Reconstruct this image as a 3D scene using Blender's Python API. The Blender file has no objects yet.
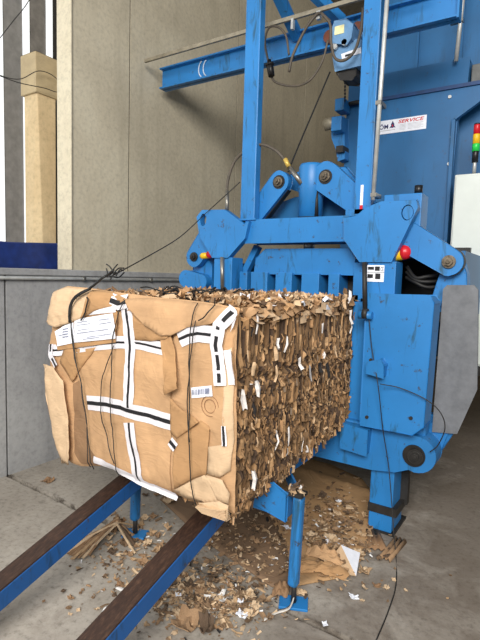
import bpy, bmesh, math, random
from mathutils import Vector, Matrix, noise
from mathutils.geometry import tessellate_polygon
S = bpy.context.scene
COL = S.collection
rnd = random.Random(7)
V = Vector

# ------------------------------------------------------------------ camera
FPX, EYE = 490.0, 1.65
_y, _p, _r = (math.radians(a) for a in (33.2, 5.2, 1.7))
FW = V((-math.sin(_y)*math.cos(_p), math.cos(_y)*math.cos(_p), -math.sin(_p)))
_rt = V((math.cos(_y), math.sin(_y), 0)); _up = _rt.cross(FW)
RT = _rt*math.cos(_r) + _up*math.sin(_r)
UP = -_rt*math.sin(_r) + _up*math.cos(_r)
CAM = V((0, 0, EYE))
cd = bpy.data.cameras.new('camera'); cam = bpy.data.objects.new('camera', cd); COL.objects.link(cam)
cd.sensor_fit = 'HORIZONTAL'; cd.sensor_width = 36; cd.lens = 36*FPX/480; cd.clip_start = .05
M = Matrix((RT, UP, -FW)).transposed().to_4x4(); M.translation = CAM
cam.matrix_world = M
S.camera = cam

def at(u, v, ax, val):
    """point of the world plane ax = val that the photograph shows at pixel u, v"""
    d = FW + RT*((u-240)/FPX) - UP*((v-320)/FPX)
    i = 'xyz'.index(ax)
    return CAM + d*((val-CAM[i])/d[i])
def Y(u, v, y): return at(u, v, 'y', y)
def X(u, v, x): return at(u, v, 'x', x)
def Z(u, v, z=0.0): return at(u, v, 'z', z)
def XZ(pts, y): return [(p.x, p.z) for p in (Y(u, v, y) for u, v in pts)]

# ------------------------------------------------------------------ materials
def lin(r, g, b):
    f = lambda c: (c/255/12.92) if c/255 <= .04045 else ((c/255+.055)/1.055)**2.4
    return (f(r), f(g), f(b), 1)
class NT:
    def __init__(s, name):
        s.m = bpy.data.materials.new(name); s.m.use_nodes = True
        s.t = s.m.node_tree; s.n = s.t.nodes; s.l = s.t.links
        s.b = s.n['Principled BSDF']
        s.tc = s.n.new('ShaderNodeTexCoord')
    def mapping(s, scale=(1, 1, 1), rot=(0, 0, 0)):
        m = s.n.new('ShaderNodeMapping'); m.inputs['Scale'].default_value = scale; m.inputs['Rotation'].default_value = rot
        s.l.new(s.tc.outputs['Object'], m.inputs['Vector']); return m.outputs[0]
    def noise(s, vec, scale, detail=4, rough=.55, dist=0):
        n = s.n.new('ShaderNodeTexNoise'); n.inputs['Scale'].default_value = scale
        n.inputs['Detail'].default_value = detail; n.inputs['Roughness'].default_value = rough
        n.inputs['Distortion'].default_value = dist
        s.l.new(vec, n.inputs['Vector']); return n.outputs['Fac']
    def ramp(s, fac, stops):
        r = s.n.new('ShaderNodeValToRGB'); e = r.color_ramp.elements
        stops = [(max(0, p), c) for p, c in stops]; e[0].position, e[0].color = stops[0]; e[1].position, e[1].color = stops[-1]
        for p, c in stops[1:-1]:
            k = e.new(p); k.color = c
        s.l.new(fac, r.inputs[0]); return r.outputs[0]
    def mix(s, fac, a, b, mode='MIX'):
        m = s.n.new('ShaderNodeMix'); m.data_type = 'RGBA'; m.blend_type = mode
        for k, v in ((0, fac), (6, a), (7, b)):
            if hasattr(v, 'is_linked'): s.l.new(v, m.inputs[k])
            else: m.inputs[k].default_value = v
        return m.outputs[2]
    def bump(s, fac, strength, dist=.01):
        b = s.n.new('ShaderNodeBump'); b.inputs['Strength'].default_value = strength; b.inputs['Distance'].default_value = dist
        s.l.new(fac, b.inputs['Height']); s.l.new(b.outputs[0], s.b.inputs['Normal'])
    def fin(s, col, rough=.6, metal=0):
        if hasattr(col, 'is_linked'): s.l.new(col, s.b.inputs['Base Color'])
        else: s.b.inputs['Base Color'].default_value = col
        s.b.inputs['Roughness'].default_value = rough; s.b.inputs['Metallic'].default_value = metal
        return s.m
W, K = (1, 1, 1, 1), (0, 0, 0, 1)
def paint(name, c, grime=.5, rough=.42):
    t = NT(name); v = t.mapping()
    big = t.noise(v, 2.3, 5); fine = t.noise(v, 16, 6, .7); st = t.noise(t.mapping((9, 9, 1.6)), 1.6, 6, .68, .6)
    col = t.mix(t.ramp(big, [(.3, K), (.7, W)]), lin(*[k*.93 for k in c]), lin(*[min(255, k*1.05) for k in c]))
    col = t.mix(t.ramp(st, [(.565, K), (.70, (grime, grime, grime, 1))]), col, lin(c[0]*.6+10, c[1]*.52+6, c[2]*.42))
    col = t.mix(t.ramp(fine, [(.625, K), (.67, (grime, grime, grime, 1))]), col, lin(62, 56, 50))
    t.bump(fine, .06, .004)
    return t.fin(col, rough)
def plain(name, c, rough=.6, metal=0, var=.12, scale=14, bump=.0):
    t = NT(name); n = t.noise(t.mapping(), scale, 5, .6)
    col = t.mix(t.ramp(n, [(.3, K), (.7, W)]), lin(*[k*(1-var) for k in c]), lin(*[min(255, k*(1+var)) for k in c]))
    if bump: t.bump(n, bump, .01)
    return t.fin(col, rough, metal)
def kraft(name, c, var=.09):
    t = NT(name)
    a = t.noise(t.mapping(), 5, 5, .6); f = t.noise(t.mapping((6, 6, 90)), 2.2, 4, .6); s = t.noise(t.mapping(), 60, 3)
    col = t.mix(t.ramp(a, [(.28, K), (.72, W)]), lin(*[k*(1-var) for k in c]), lin(*[min(255, k*(1+var*.8)) for k in c]))
    col = t.mix(t.ramp(f, [(.5, K), (.75, (.35,)*3+(1,))]), col, lin(*[k*.84 for k in c]))
    w_ = t.noise(t.mapping((1, 1, 1.3)), 3.4, 3, .55, 1.6)
    cr = t.ramp(w_, [(.44, K), (.485, (.75,)*3+(1,)), (.5, W), (.515, (.75,)*3+(1,)), (.56, K)])
    w2 = t.noise(t.mapping((1, 1, 2.2)), 8, 4, .6, .8)
    hh = t.mix(.45, cr, w2)
    t.bump(hh, .22, .012)
    return t.fin(col, .85)

BLUE = paint('blue machine paint', (40, 121, 187), .85)
BLUE_SHADED = paint('shaded blue sheet metal paint', (30, 98, 150), .3, .45)  # machine blue with less grime, darkened for the hopper's shade
BLUE_RAIL = paint('worn blue rail paint', (24, 84, 148), .7, .5)
GREASE_SHADE = plain('black grease and bay shade', (28, 25, 22), .5, 0, .3)  # grease, and also the painted shade of the hydraulic bay
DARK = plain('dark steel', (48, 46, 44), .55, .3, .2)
STEEL = plain('bare steel', (150, 146, 138), .38, .8, .12)
GALV = plain('galvanised pipe', (196, 198, 196), .42, .45, .08)
PIN = plain('greasy steel pin', (104, 94, 80), .45, .6, .3, 40)
RODM = plain('weathered aluminium rail', (150, 142, 124), .55, .3, .12)
RUBBER = plain('black rubber', (26, 25, 24), .6, 0, .2)
HOSEB = plain('brown grey cable', (84, 76, 66), .6, 0, .15)
RUST = NT('rust brown worn steel'); _v = RUST.mapping((60, 1.5, 60))
_n = RUST.noise(_v, 1.5, 6, .65); RUST.bump(_n, .2, .004)
RUST = RUST.fin(RUST.ramp(_n, [(.3, lin(42, 28, 22)), (.55, lin(66, 46, 36)), (.75, lin(96, 70, 54))]), .5, .25)
HOIST = plain('faded hoist blue', (104, 146, 186), .5, 0, .08)
REDM = plain('red plastic', (205, 28, 40), .35, 0, .05)
YEL = plain('yellow plastic', (238, 190, 30), .4, 0, .05)
GRN = plain('green plastic', (40, 205, 80), .35, 0, .05)
BLACKP = plain('black plastic', (22, 22, 24), .4, 0, .1)
WHITEP = plain('white cabinet paint', (214, 220, 214), .45, 0, .03, 3)
PAPER = plain('white paper', (236, 238, 246), .7, 0, .03, 30)
INK = plain('grey print', (120, 126, 150), .8, 0, .1)
INKB = plain('black print', (24, 24, 28), .6, 0, .1)
REDINK = plain('red print', (205, 40, 45), .6, 0, .05)
NAVY = plain('navy print', (36, 42, 96), .6, 0, .05)
TAPE = plain('white packing tape', (226, 223, 228), .45, 0, .04, 22)
GREYSHEET = NT('scuffed grey rubber sheet'); _n = GREYSHEET.noise(GREYSHEET.mapping(), 7, 6, .7)
GREYSHEET.bump(_n, .1)
GREYSHEET = GREYSHEET.fin(GREYSHEET.ramp(_n, [(.3, lin(92, 94, 98)), (.6, lin(116, 118, 122)), (.75, lin(138, 138, 140))]), .65)
KR = kraft('kraft cardboard', (192, 153, 113))
KRL = kraft('pale kraft cardboard', (208, 178, 143))
KRD = kraft('tan kraft cardboard', (176, 136, 94))
KRB = kraft('brown kraft board', (142, 110, 80))
KRX = kraft('dark damp board', (92, 72, 54))
LIT = [plain('litter board %d' % i, c, .9, 0, .1, 30) for i, c in enumerate(((176, 146, 112), (198, 172, 140), (150, 120, 90), (122, 98, 74), (92, 74, 58), (226, 224, 222), (40, 38, 38)))]
EDGE = [plain('torn board edge %d' % i, c, .92, 0, .15, 30) for i, c in enumerate(((154, 119, 83), (114, 88, 61), (176, 140, 100), (194, 164, 130), (72, 55, 42), (218, 212, 208), (36, 34, 34), (126, 108, 90)))]
def concrete(name, stops, stain=None, bumps=.25, streak=None):
    t = NT(name); v = t.mapping()
    a = t.noise(v, 1.1, 8, .62, .3); f = t.noise(v, 26, 6, .7)
    col = t.ramp(a, stops)
    sp = t.ramp(f, [(.28, (.78, .78, .78, 1)), (.5, W), (.72, (1.1, 1.1, 1.1, 1))])
    col = t.mix(1.0, col, sp, 'MULTIPLY')
    if streak:
        s = t.noise(t.mapping(streak), 1.0, 6, .6)
        col = t.mix(t.ramp(s, [(.52, K), (.72, (.5,)*3+(1,))]), col, stain)
    elif stain:
        s = t.noise(t.mapping(), 2.6, 7, .62, .5)
        col = t.mix(t.ramp(s, [(.53, K), (.66, (.7,)*3+(1,))]), col, stain)
    t.bump(f, bumps, .006)
    return t.fin(col, .88)
FLOORM = NT('dusty concrete floor')
_v = FLOORM.mapping(); _a = FLOORM.noise(_v, 1.1, 8, .62, .3); _f = FLOORM.noise(_v, 30, 6, .72)
_c = FLOORM.ramp(_a, [(.3, lin(140, 132, 121)), (.5, lin(166, 158, 147)), (.7, lin(184, 177, 167))])
_c = FLOORM.mix(1.0, _c, FLOORM.ramp(_f, [(.30, (.55, .55, .54, 1)), (.46, (.95, .95, .95, 1)), (.72, (1.14, 1.14, 1.14, 1))]), 'MULTIPLY')
# stains by noise, tone deepening to the right and the back; small dark patches all over
_s = FLOORM.noise(_v, 3.1, 8, .66, .6); _d = FLOORM.noise(FLOORM.mapping((1, 1, 1)), 9, 6, .7, .4)
_x = FLOORM.n.new('ShaderNodeSeparateXYZ'); FLOORM.l.new(FLOORM.tc.outputs['Object'], _x.inputs[0])
_m = FLOORM.n.new('ShaderNodeMath'); _m.operation = 'MULTIPLY_ADD'; FLOORM.l.new(_x.outputs[0], _m.inputs[0]); _m.inputs[1].default_value = .16; _m.inputs[2].default_value = .20
_m2 = FLOORM.n.new('ShaderNodeMath'); _m2.operation = 'MULTIPLY_ADD'; FLOORM.l.new(_x.outputs[1], _m2.inputs[0]); _m2.inputs[1].default_value = .05; FLOORM.l.new(_m.outputs[0], _m2.inputs[2])
_k = FLOORM.n.new('ShaderNodeMath'); _k.operation = 'ADD'; FLOORM.l.new(_s, _k.inputs[0]); FLOORM.l.new(_m2.outputs[0], _k.inputs[1])
_c = FLOORM.mix(FLOORM.ramp(_k.outputs[0], [(.50, K), (.80, (.62, .62, .62, 1))]), _c, lin(86, 70, 55))
_c = FLOORM.mix(FLOORM.ramp(_d, [(.60, K), (.70, (.5, .5, .5, 1))]), _c, lin(88, 80, 70))
_j = FLOORM.n.new('ShaderNodeVectorMath'); _j.operation = 'DOT_PRODUCT'; FLOORM.l.new(FLOORM.tc.outputs['Object'], _j.inputs[0]); _j.inputs[1].default_value = (.04125, 1, 0)
_j2 = FLOORM.n.new('ShaderNodeMath'); _j2.operation = 'SUBTRACT'; FLOORM.l.new(_j.outputs['Value'], _j2.inputs[0]); _j2.inputs[1].default_value = 2.029
_j3 = FLOORM.n.new('ShaderNodeMath'); _j3.operation = 'ABSOLUTE'; FLOORM.l.new(_j2.outputs[0], _j3.inputs[0])
_j4 = FLOORM.n.new('ShaderNodeMath'); _j4.operation = 'MULTIPLY_ADD'; FLOORM.l.new(_d, _j4.inputs[0]); _j4.inputs[1].default_value = -.16; FLOORM.l.new(_j3.outputs[0], _j4.inputs[2])
_j5 = FLOORM.n.new('ShaderNodeMath'); _j5.operation = 'ADD'; FLOORM.l.new(_j4.outputs[0], _j5.inputs[0]); _j5.inputs[1].default_value = .3
_c = FLOORM.mix(FLOORM.ramp(_j5.outputs[0], [(.222, (.85, .85, .85, 1)), (.248, K)]), _c, lin(66, 56, 47))
FLOORM.bump(_f, .35, .006)
FLOORM = FLOORM.fin(_c, .9)
WALLM = concrete('warm precast concrete', [(.3, lin(184, 174, 152)), (.5, lin(198, 188, 165)), (.7, lin(208, 199, 176))], lin(166, 157, 136), .12, (5, 5, .5))
WALLE = concrete('pale concrete edge', [(.3, lin(196, 186, 160)), (.5, lin(208, 198, 174)), (.7, lin(216, 208, 184))], lin(170, 162, 144), .3, (5, 5, .5))
WALLG = concrete('grey block concrete', [(.3, lin(148, 148, 149)), (.5, lin(164, 164, 164)), (.7, lin(176, 176, 175))], lin(116, 116, 118), .18, (4, 4, .6))
CEILM = plain('dim roof sheet', (120, 116, 108), .8)
TIMB = concrete('raw timber', [(.3, lin(184, 160, 122)), (.5, lin(200, 177, 138)), (.7, lin(212, 191, 152))], lin(160, 134, 98), .2, (3, 3, .4))
CLAD = plain('white cladding with added glow', (226, 230, 232), .6, 0, .03)
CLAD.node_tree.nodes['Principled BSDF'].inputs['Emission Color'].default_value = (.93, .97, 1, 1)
CLAD.node_tree.nodes['Principled BSDF'].inputs['Emission Strength'].default_value = .55  # glow added to brighten the dim cladding as if daylit
GREYST = plain('grey painted column', (128, 126, 124), .55, 0, .08)
TARP = plain('dark blue tarpaulin', (22, 44, 104), .5, 0, .15)
BALESIDE = NT('compressed cardboard edges')
_a = BALESIDE.noise(BALESIDE.mapping((1, 30, 2.2)), 2.4, 7, .72, .3); _b = BALESIDE.noise(BALESIDE.mapping((1, 2.0, 6)), 2.6, 5, .6)
_c = BALESIDE.ramp(_a, [(.26, lin(70, 48, 30)), (.42, lin(124, 90, 56)), (.58, lin(158, 118, 76)), (.76, lin(196, 156, 110))])
_c = BALESIDE.mix(BALESIDE.ramp(_b, [(.4, K), (.7, (.5,)*3+(1,))]), _c, lin(92, 64, 40))
BALESIDE.bump(_a, .8, .02)
BALESIDE = BALESIDE.fin(_c, .9)

# ------------------------------------------------------------------ mesh builder
class MB:
    def __init__(s): s.v, s.f, s.mi, s.sm = [], [], [], []
    def add(s, vs, fs, mi=0, smooth=False):
        o = len(s.v); s.v += [V(p) for p in vs]
        for f in fs: s.f.append([o+i for i in f]); s.mi.append(mi); s.sm.append(smooth)
        return s
    def box(s, x0, x1, y0, y1, z0, z1, mi=0):
        x0, x1 = sorted((x0, x1)); y0, y1 = sorted((y0, y1)); z0, z1 = sorted((z0, z1))
        return s.add([(x, y, z) for z in (z0, z1) for y in (y0, y1) for x in (x0, x1)],
                     [(0, 2, 3, 1), (4, 5, 7, 6), (0, 1, 5, 4), (2, 6, 7, 3), (0, 4, 6, 2), (1, 3, 7, 5)], mi)
    def prism(s, poly, y0, y1, holes=(), mi=0):
        """XZ polygon (with holes) extruded along y"""
        y0, y1 = sorted((y0, y1))
        loops = [list(poly)] + [list(h) for h in holes]
        tris = tessellate_polygon([[V((x, z, 0)) for x, z in l] for l in loops])
        flat = [p for l in loops for p in l]; n = len(flat)
        vs = [(x, y0, z) for x, z in flat] + [(x, y1, z) for x, z in flat]
        fs = []
        for a, b, c in tris:
            ar = (flat[b][0]-flat[a][0])*(flat[c][1]-flat[a][1])-(flat[c][0]-flat[a][0])*(flat[b][1]-flat[a][1])
            if ar < 0: b, c = c, b
            fs += [(a, b, c), (n+a, n+c, n+b)]
        o = 0
        for k, l in enumerate(loops):
            m = len(l)
            ar = sum(l[i][0]*l[(i+1) % m][1]-l[(i+1) % m][0]*l[i][1] for i in range(m))
            for i in range(m):
                a, b = o+i, o+(i+1) % m
                if (ar > 0) == (k == 0): fs.append((a, n+a, n+b, b)) if False else fs.append((b, a, n+a, n+b)[::-1] if False else (a, n+a, n+b, b)[::-1])
                else: fs.append((a, n+a, n+b, b))
            o += m
        return s.add(vs, fs, mi)
    def bar(s, p0, p1, w, h, up=(0, 0, 1), mi=0):
        """rectangular bar p0 to p1; w along up x dir, h along up"""
        p0, p1, up = V(p0), V(p1), V(up); d = (p1-p0).normalized(); a = d.cross(up).normalized(); b = a.cross(d)
        vs = [p+a*(i*w/2)+b*(j*h/2) for p in (p0, p1) for i, j in ((-1, -1), (1, -1), (1, 1), (-1, 1))]
        return s.add(vs, [(3, 2, 1, 0), (4, 5, 6, 7), (0, 1, 5, 4), (1, 2, 6, 5), (2, 3, 7, 6), (3, 0, 4, 7)], mi)
    def tube(s, path, r, n=8, mi=0, cap=True):
        path = [V(p) for p in path]; m = len(path); a = None; vs = []; fs = []
        rr = r if hasattr(r, '__len__') else [r]*m
        for i, p in enumerate(path):
            d = (path[min(i+1, m-1)]-path[max(i-1, 0)]).normalized()
            if a is None:
                a = d.orthogonal().normalized()
            a = (a-d*a.dot(d)).normalized(); b = d.cross(a)
            vs += [p+(a*math.cos(2*math.pi*k/n)+b*math.sin(2*math.pi*k/n))*rr[i] for k in range(n)]
        for i in range(m-1):
            for k in range(n):
                fs.append((i*n+k, i*n+(k+1) % n, (i+1)*n+(k+1) % n, (i+1)*n+k))
        o = len(s.v); s.add(vs, fs, mi, True)
        if cap:
            for st, rev in ((0, True), ((m-1)*n, False)):
                f = [o+st+k for k in range(n)]
                s.f.append(f[::-1] if rev else f); s.mi.append(mi); s.sm.append(False)
        return s
    def cyl(s, p0, p1, r, n=20, mi=0): return s.tube([p0, p1], r, n, mi)
    def lathe(s, base, prof, n=20, mi=0): # prof: (r, dz) from base up
        return s.tube([V(base)+V((0, 0, h)) for r, h in prof], [max(r, .0005) for r, h in prof], n, mi)
    def build(s, name, mat, parent=None, bevel=0, solid=0, kind=None, label=None):
        me = bpy.data.meshes.new(name)
        off = parent['_o'] if parent is not None else (0, 0, 0)
        off = V(off)
        me.from_pydata([p-off for p in s.v], [], s.f)
        for m in (mat if isinstance(mat, (list, tuple)) else [mat]): me.materials.append(m)
        me.polygons.foreach_set('material_index', s.mi); me.polygons.foreach_set('use_smooth', s.sm)
        me.update()
        o = bpy.data.objects.new(name, me); COL.objects.link(o)
        if parent is not None:
            o.parent = parent
            o['_o'] = list(off)
        if bevel:
            b = o.modifiers.new('bevel', 'BEVEL'); b.width = bevel; b.segments = 2; b.limit_method = 'ANGLE'; b.angle_limit = .6
        if solid:
            b = o.modifiers.new('solid', 'SOLIDIFY'); b.thickness = solid; b.offset = 0
        if kind: o['kind'] = kind
        if label: o['label'] = label
        return o
def thing(name, label, cat, loc=(0, 0, 0), group=None):
    o = bpy.data.objects.new(name, None); COL.objects.link(o); o.location = loc; o.empty_display_size = .1
    o['label'] = label; o['category'] = cat; o['_o'] = list(loc)
    if group: o['group'] = group
    return o
def tag(o, label, cat, group=None, kind=None):
    o['label'] = label; o['category'] = cat
    if group: o['group'] = group
    if kind: o['kind'] = kind
    return o
def center(o):
    """move a top-level mesh's origin to the bottom centre of its bounds"""
    vs = o.data.vertices; n = len(vs)
    c = V((sum(v.co.x for v in vs)/n, sum(v.co.y for v in vs)/n, min(v.co.z for v in vs)))
    for v in vs: v.co -= c
    o.location = c; return o
def struct(o): o['kind'] = 'structure'; return o
def circ(cx, cz, r, n=24, a0=0, a1=2*math.pi, rz=None):
    full = abs(a1-a0-2*math.pi) < 1e-6
    k = n if full else n-1
    return [(cx+r*math.cos(a0+(a1-a0)*i/k), cz+(rz or r)*math.sin(a0+(a1-a0)*i/k)) for i in range(n)]
def spline(pts, n=8):
    pts = [V(p) for p in pts]; q = [pts[0]*2-pts[1]]+pts+[pts[-1]*2-pts[-2]]; out = []
    for i in range(1, len(q)-2):
        for k in range(n):
            t = k/n; a, b, c, d = q[i-1:i+3]
            out.append(.5*((2*b)+(c-a)*t+(2*a-5*b+4*c-d)*t*t+(3*b-a-3*c+d)*t**3))
    return out+[pts[-1]]
def link_poly(ax, az, bx, bz, ra, rb):
    """rounded link outline between two XZ centres"""
    th = math.atan2(bz-az, bx-ax)
    return circ(ax, az, ra, 12, th+math.pi/2, th+1.5*math.pi)+circ(bx, bz, rb, 12, th-math.pi/2, th+math.pi/2)
def text_mesh(mb, s, org, w, h, ux=(1, 0, 0), uz=(0, 0, 1), shear=0, mi=0, depth=.002, bold=0):
    """lettering s stretched to w x h with its lower left corner at org"""
    cu = bpy.data.curves.new('t', 'FONT'); cu.body = s; cu.shear = shear; cu.offset = bold; cu.resolution_u = 3
    o = bpy.data.objects.new('t', cu); COL.objects.link(o)
    bpy.context.view_layer.update()
    me = bpy.data.meshes.new_from_object(o.evaluated_get(bpy.context.evaluated_depsgraph_get()))
    vs = [v.co.copy() for v in me.vertices]; fs = [list(p.vertices) for p in me.polygons]
    bpy.data.objects.remove(o); bpy.data.curves.remove(cu); bpy.data.meshes.remove(me)
    x0, x1 = min(v.x for v in vs), max(v.x for v in vs); y0, y1 = min(v.y for v in vs), max(v.y for v in vs)
    ux, uz, org = V(ux), V(uz), V(org)
    mb.add([org+ux*((v.x-x0)/(x1-x0)*w)+uz*((v.y-y0)/(y1-y0)*h) for v in vs], fs, mi)

# ------------------------------------------------------------------ the setting
YJ = 2.19            # line of the floor joint where it meets the wall
def slab(poly, z0, z1):
    m = MB(); n = len(poly)
    m.add([(x, y, z1) for x, y in poly]+[(x, y, z0) for x, y in poly],
          [list(range(n)), list(range(2*n-1, n-1, -1))]+[(i, n+i, n+(i+1) % n, (i+1) % n) for i in range(n)])
    return m
ja, jb = (-9, 2.40), (7, 1.74)
f = struct(slab([(-9, -7), (7, -7), (jb[0], jb[1]-.02), (ja[0], ja[1]-.02)], -.2, 0).build('floor', FLOORM))
f = struct(slab([(ja[0], ja[1]+.02), (jb[0], jb[1]+.02), (7, 11), (-9, 11)], -.2, 0).build('floor', FLOORM))
struct(MB().box(-9, 7, -7, 11, -.4, -.05).build('floor_base', plain('dark joint filler', (44, 40, 36), .9)))
# low grey wall with two panels and a joint between them
struct(MB().box(-3.85, -3.6, -2, 2.165, 0, 1.60).build('wall_left', WALLG))
struct(MB().box(-3.85, -3.6, 2.185, 11, 0, 1.60).build('wall_left', WALLG))
struct(MB().box(-3.84, -3.63, 2.1, 2.25, 0, 1.59).build('wall_left_joint', DARK))
struct(MB().box(-3.87, -3.585, -2, 11, 1.60, 1.655).build('trim_1', WALLG, bevel=.008))
# upper precast wall: end panel, then two more, each with a joint
for y0, y1 in ((2.795, 3.463), (3.476, 5.30), (5.313, 7.2), (7.213, 11)):
    struct(MB().box(-3.79, -3.615, y0, y1, 1.655, 6.0).build('wall_left_upper', WALLM))
struct(MB().box(-3.78, -3.620, 3.4, 11, 1.66, 5.99).build('wall_left_upper_joint', DARK))
struct(MB().box(-3.79, -3.60, 2.785, 2.80, 1.655, 6.0).build('trim_2', WALLE, bevel=.004))
struct(MB().box(-3.9, 7, 2.8, 11, 6.0, 6.15).build('ceiling', CEILM))  # unseen ceiling and walls, put in to darken the far end
struct(MB().box(-3.9, 7, 11, 11.2, 0, 6.0).build('wall_back', WALLM))
struct(MB().box(6.8, 7, 2.8, 11, 0, 6.0).build('wall_right', WALLM))
# cladding seen through the opening at the left
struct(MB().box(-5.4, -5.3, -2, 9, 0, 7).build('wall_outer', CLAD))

# conduit along the ledge
t = thing('conduit_pipe', 'grey conduit pipe running along the top of the low grey wall', 'pipe', (-3.58, 1, 1.575))
MB().tube([(-3.575, 0.2, 1.578), (-3.575, 3.0, 1.578), (-3.575, 6.5, 1.57)], .013, 10).build('pipe', GALV, t)
for y in (1.2, 2.05, 2.9, 3.75):
    MB().box(-3.60, -3.558, y-.012, y+.012, 1.56, 1.596).build('clip', STEEL, t)

# steel columns, timber post, sleeve and tarpaulin beyond the opening
t = thing('steel_column', 'grey steel column at the far left edge, beyond the low wall', 'column', (-4.6, 2.8, 0))
m = MB(); m.box(-4.66, -4.56, 2.758, 2.965, 0, 6.6); m.build('web', GREYST, t)
MB().box(-4.72, -4.66, 2.70, 2.965, 0, 6.6).build('flange', GREYST, t)
t = thing('steel_column', 'grey steel column with dark outer channel behind the cardboard sleeve and timber post', 'column', (-4.6, 3.1, 0))
MB().box(-4.66, -4.56, 3.035, 3.225, 0, 6.6).build('web', plain('mid grey web', (112, 108, 104), .6), t)
MB().box(-4.72, -4.54, 3.295, 3.42, 0, 6.6).build('outer_channel', DARK, t)
for z in (.2, 6.4): MB().box(-4.70, -4.66, 3.0, 3.42, z, z+.1).build('cross_tie', DARK, t)

PX = -4.0
m = MB()
a, b, c = X(25, 95, PX), X(39, 95, PX), X(55, 97, PX)
# pillar: corner edge leans a little, as sawn
zt, zb = 3.24, 0.0
m.add([(-4.19, 2.735, zb), (PX, 2.845, zb), (PX, 2.93, zb), (-4.19, 2.93, zb),
       (-4.19, 2.735, zt), (PX, 2.735, zt), (PX, 2.93, zt), (-4.19, 2.93, zt)],
      [(3, 2, 1, 0), (4, 5, 6, 7), (0, 1, 5, 4), (1, 2, 6, 5), (2, 3, 7, 6), (3, 0, 4, 7)])
o = m.build('timber_post', TIMB, bevel=.01)
tag(center(o), 'pale sawn timber post standing beyond the low wall under a cardboard sleeve', 'post')
m = MB(); m.box(-4.21, -3.985, 2.715, 2.95, 3.20, 3.545)
m.add([(-4.21, 2.715, 3.545), (-3.985, 2.715, 3.545), (-3.985, 2.95, 3.545), (-4.21, 2.95, 3.545), (-4.1, 2.83, 3.57)], [(0, 1, 4), (1, 2, 4), (2, 3, 4), (3, 0, 4)])
t = thing('cardboard_sleeve', 'square cardboard sleeve pushed over the top of the timber post', 'box', (-4.1, 2.83, 3.20))
m.build('sleeve_body', kraft('dusty sleeve board', (176, 158, 124)), t, bevel=.006)
m = MB()
pts = []
for i in range(15):
    y = 1.9+i*.075; pts.append((y, 1.905+.003*math.sin(i*.8)-.03*math.sin(math.pi*i/14)))
for y, z in pts: m.v += [V((-3.90, y, 0)), V((-3.90, y, z-.01)), V((-3.91, y, z)), V((-3.93, y, z)), V((-3.94, y, z-.01)), V((-3.94, y, 0))]
for i in range(14):
    for k in range(5):
        m.f.append([i*6+k, i*6+6+k, i*6+7+k, i*6+1+k]); m.mi.append(0); m.sm.append(False)
o = m.build('tarpaulin', TARP); tag(center(o), 'dark blue tarpaulin sheet standing just behind the low wall at left', 'tarpaulin')
for k, (y0, y1) in enumerate(((2.70, 2.756), (2.968, 3.033), (3.228, 3.293))):  # white strips between the columns, glow added to look daylit
    struct(MB().box(-4.575, -4.545, y0, y1, 0, 6.6).build('glow_strip_%d' % (k+1), CLAD))

def cable(name, label, cat, paths, r, mat, group=None):
    m = MB()
    for p in paths: m.tube(spline(p, 6), r, 6)
    return tag(center(m.build(name, mat)), label, cat, group)
cable('thin_cable', 'thin dark cable looped around the cardboard sleeve at far left', 'cable',
      [[X(-20, 60, -3.95), X(0, 75, -3.95), X(20, 79, -3.94), X(38, 71, -3.93), X(52, 75, -3.92), X(60, 84, -3.92), X(58, 92, -3.92), X(44, 88, -3.92), X(20, 83, -3.94), X(0, 76, -3.95)]], .0035, RUBBER)
cable('thin_cable', 'thin dark cable slanting across the top left corner of the opening', 'cable',
      [[X(-25, 70, -4.3), X(0, 38, -4.3), X(14, 20, -4.3), X(28, 2, -4.3), X(48, -35, -4.3)]], .004, RUBBER)

# ------------------------------------------------------------------ baling press
B = thing('baling_press', 'big blue baling press with lifting gate and hopper behind the bale', 'baling press', (-1.6, 3.2, 0))
def bolt(parent, p, r, depth=.03, name='bolt', mat=STEEL, d=(0, -1, 0)):
    d = V(d); p = V(p); m = MB()
    m.cyl(p, p+d*depth*.4, r*1.25, 20); m.tube([p+d*depth*.4, p+d*depth], r*.85, 6); m.cyl(p+d*depth, p+d*(depth*1.35), r*.4, 10)
    return m.build(name, mat, parent, bevel=.002)
def mirror(poly, c=-1.6): return [(2*c-x, z) for x, z in poly][::-1]
# gate plates and cross beam
PR = [(-1.235, 2.045), (-1.225, 1.905), (-1.112, 1.76), (-.905, 1.76), (-.765, 2.09), (-.778, 2.135), (-.99, 2.137), (-1.09, 2.105), (-1.15, 2.055)]
PL = [(-1.97, 2.05), (-2.0, 1.925), (-2.15, 1.78), (-2.30, 1.78), (-2.43, 1.95), (-2.462, 2.10), (-2.41, 2.152), (-2.19, 2.145), (-2.01, 2.03)]
hole = circ(-2.395, 2.075, .03, 20, rz=.048)
pl = MB().prism(PL, 3.09, 3.15, [hole]).build('gate_plate', BLUE, B, bevel=.006)
ho = circ(-.825, 2.062, .037, 24, rz=.047); hi = circ(-.825, 2.062, .032, 24, rz=.042)
pr = MB().prism(PR, 3.09, 3.15, [ho]).build('gate_plate', BLUE, B, bevel=.006)
MB().prism(hi, 3.095, 3.15).build('hole_blank', BLUE, pr)
xb = MB().prism([(-2.02, 1.895), (-1.22, 1.895), (-1.22, 2.06), (-2.02, 2.06)], 3.13, 3.30).build('cross_beam', BLUE, B, bevel=.006)
MB().box(-2.11, -1.93, 3.115, 3.26, 2.06, 2.075).build('post_foot', BLUE, B, bevel=.003)
MB().box(-1.25, -1.075, 3.155, 3.26, 2.06, 2.11).build('post_foot', BLUE, B, bevel=.003)
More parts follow.
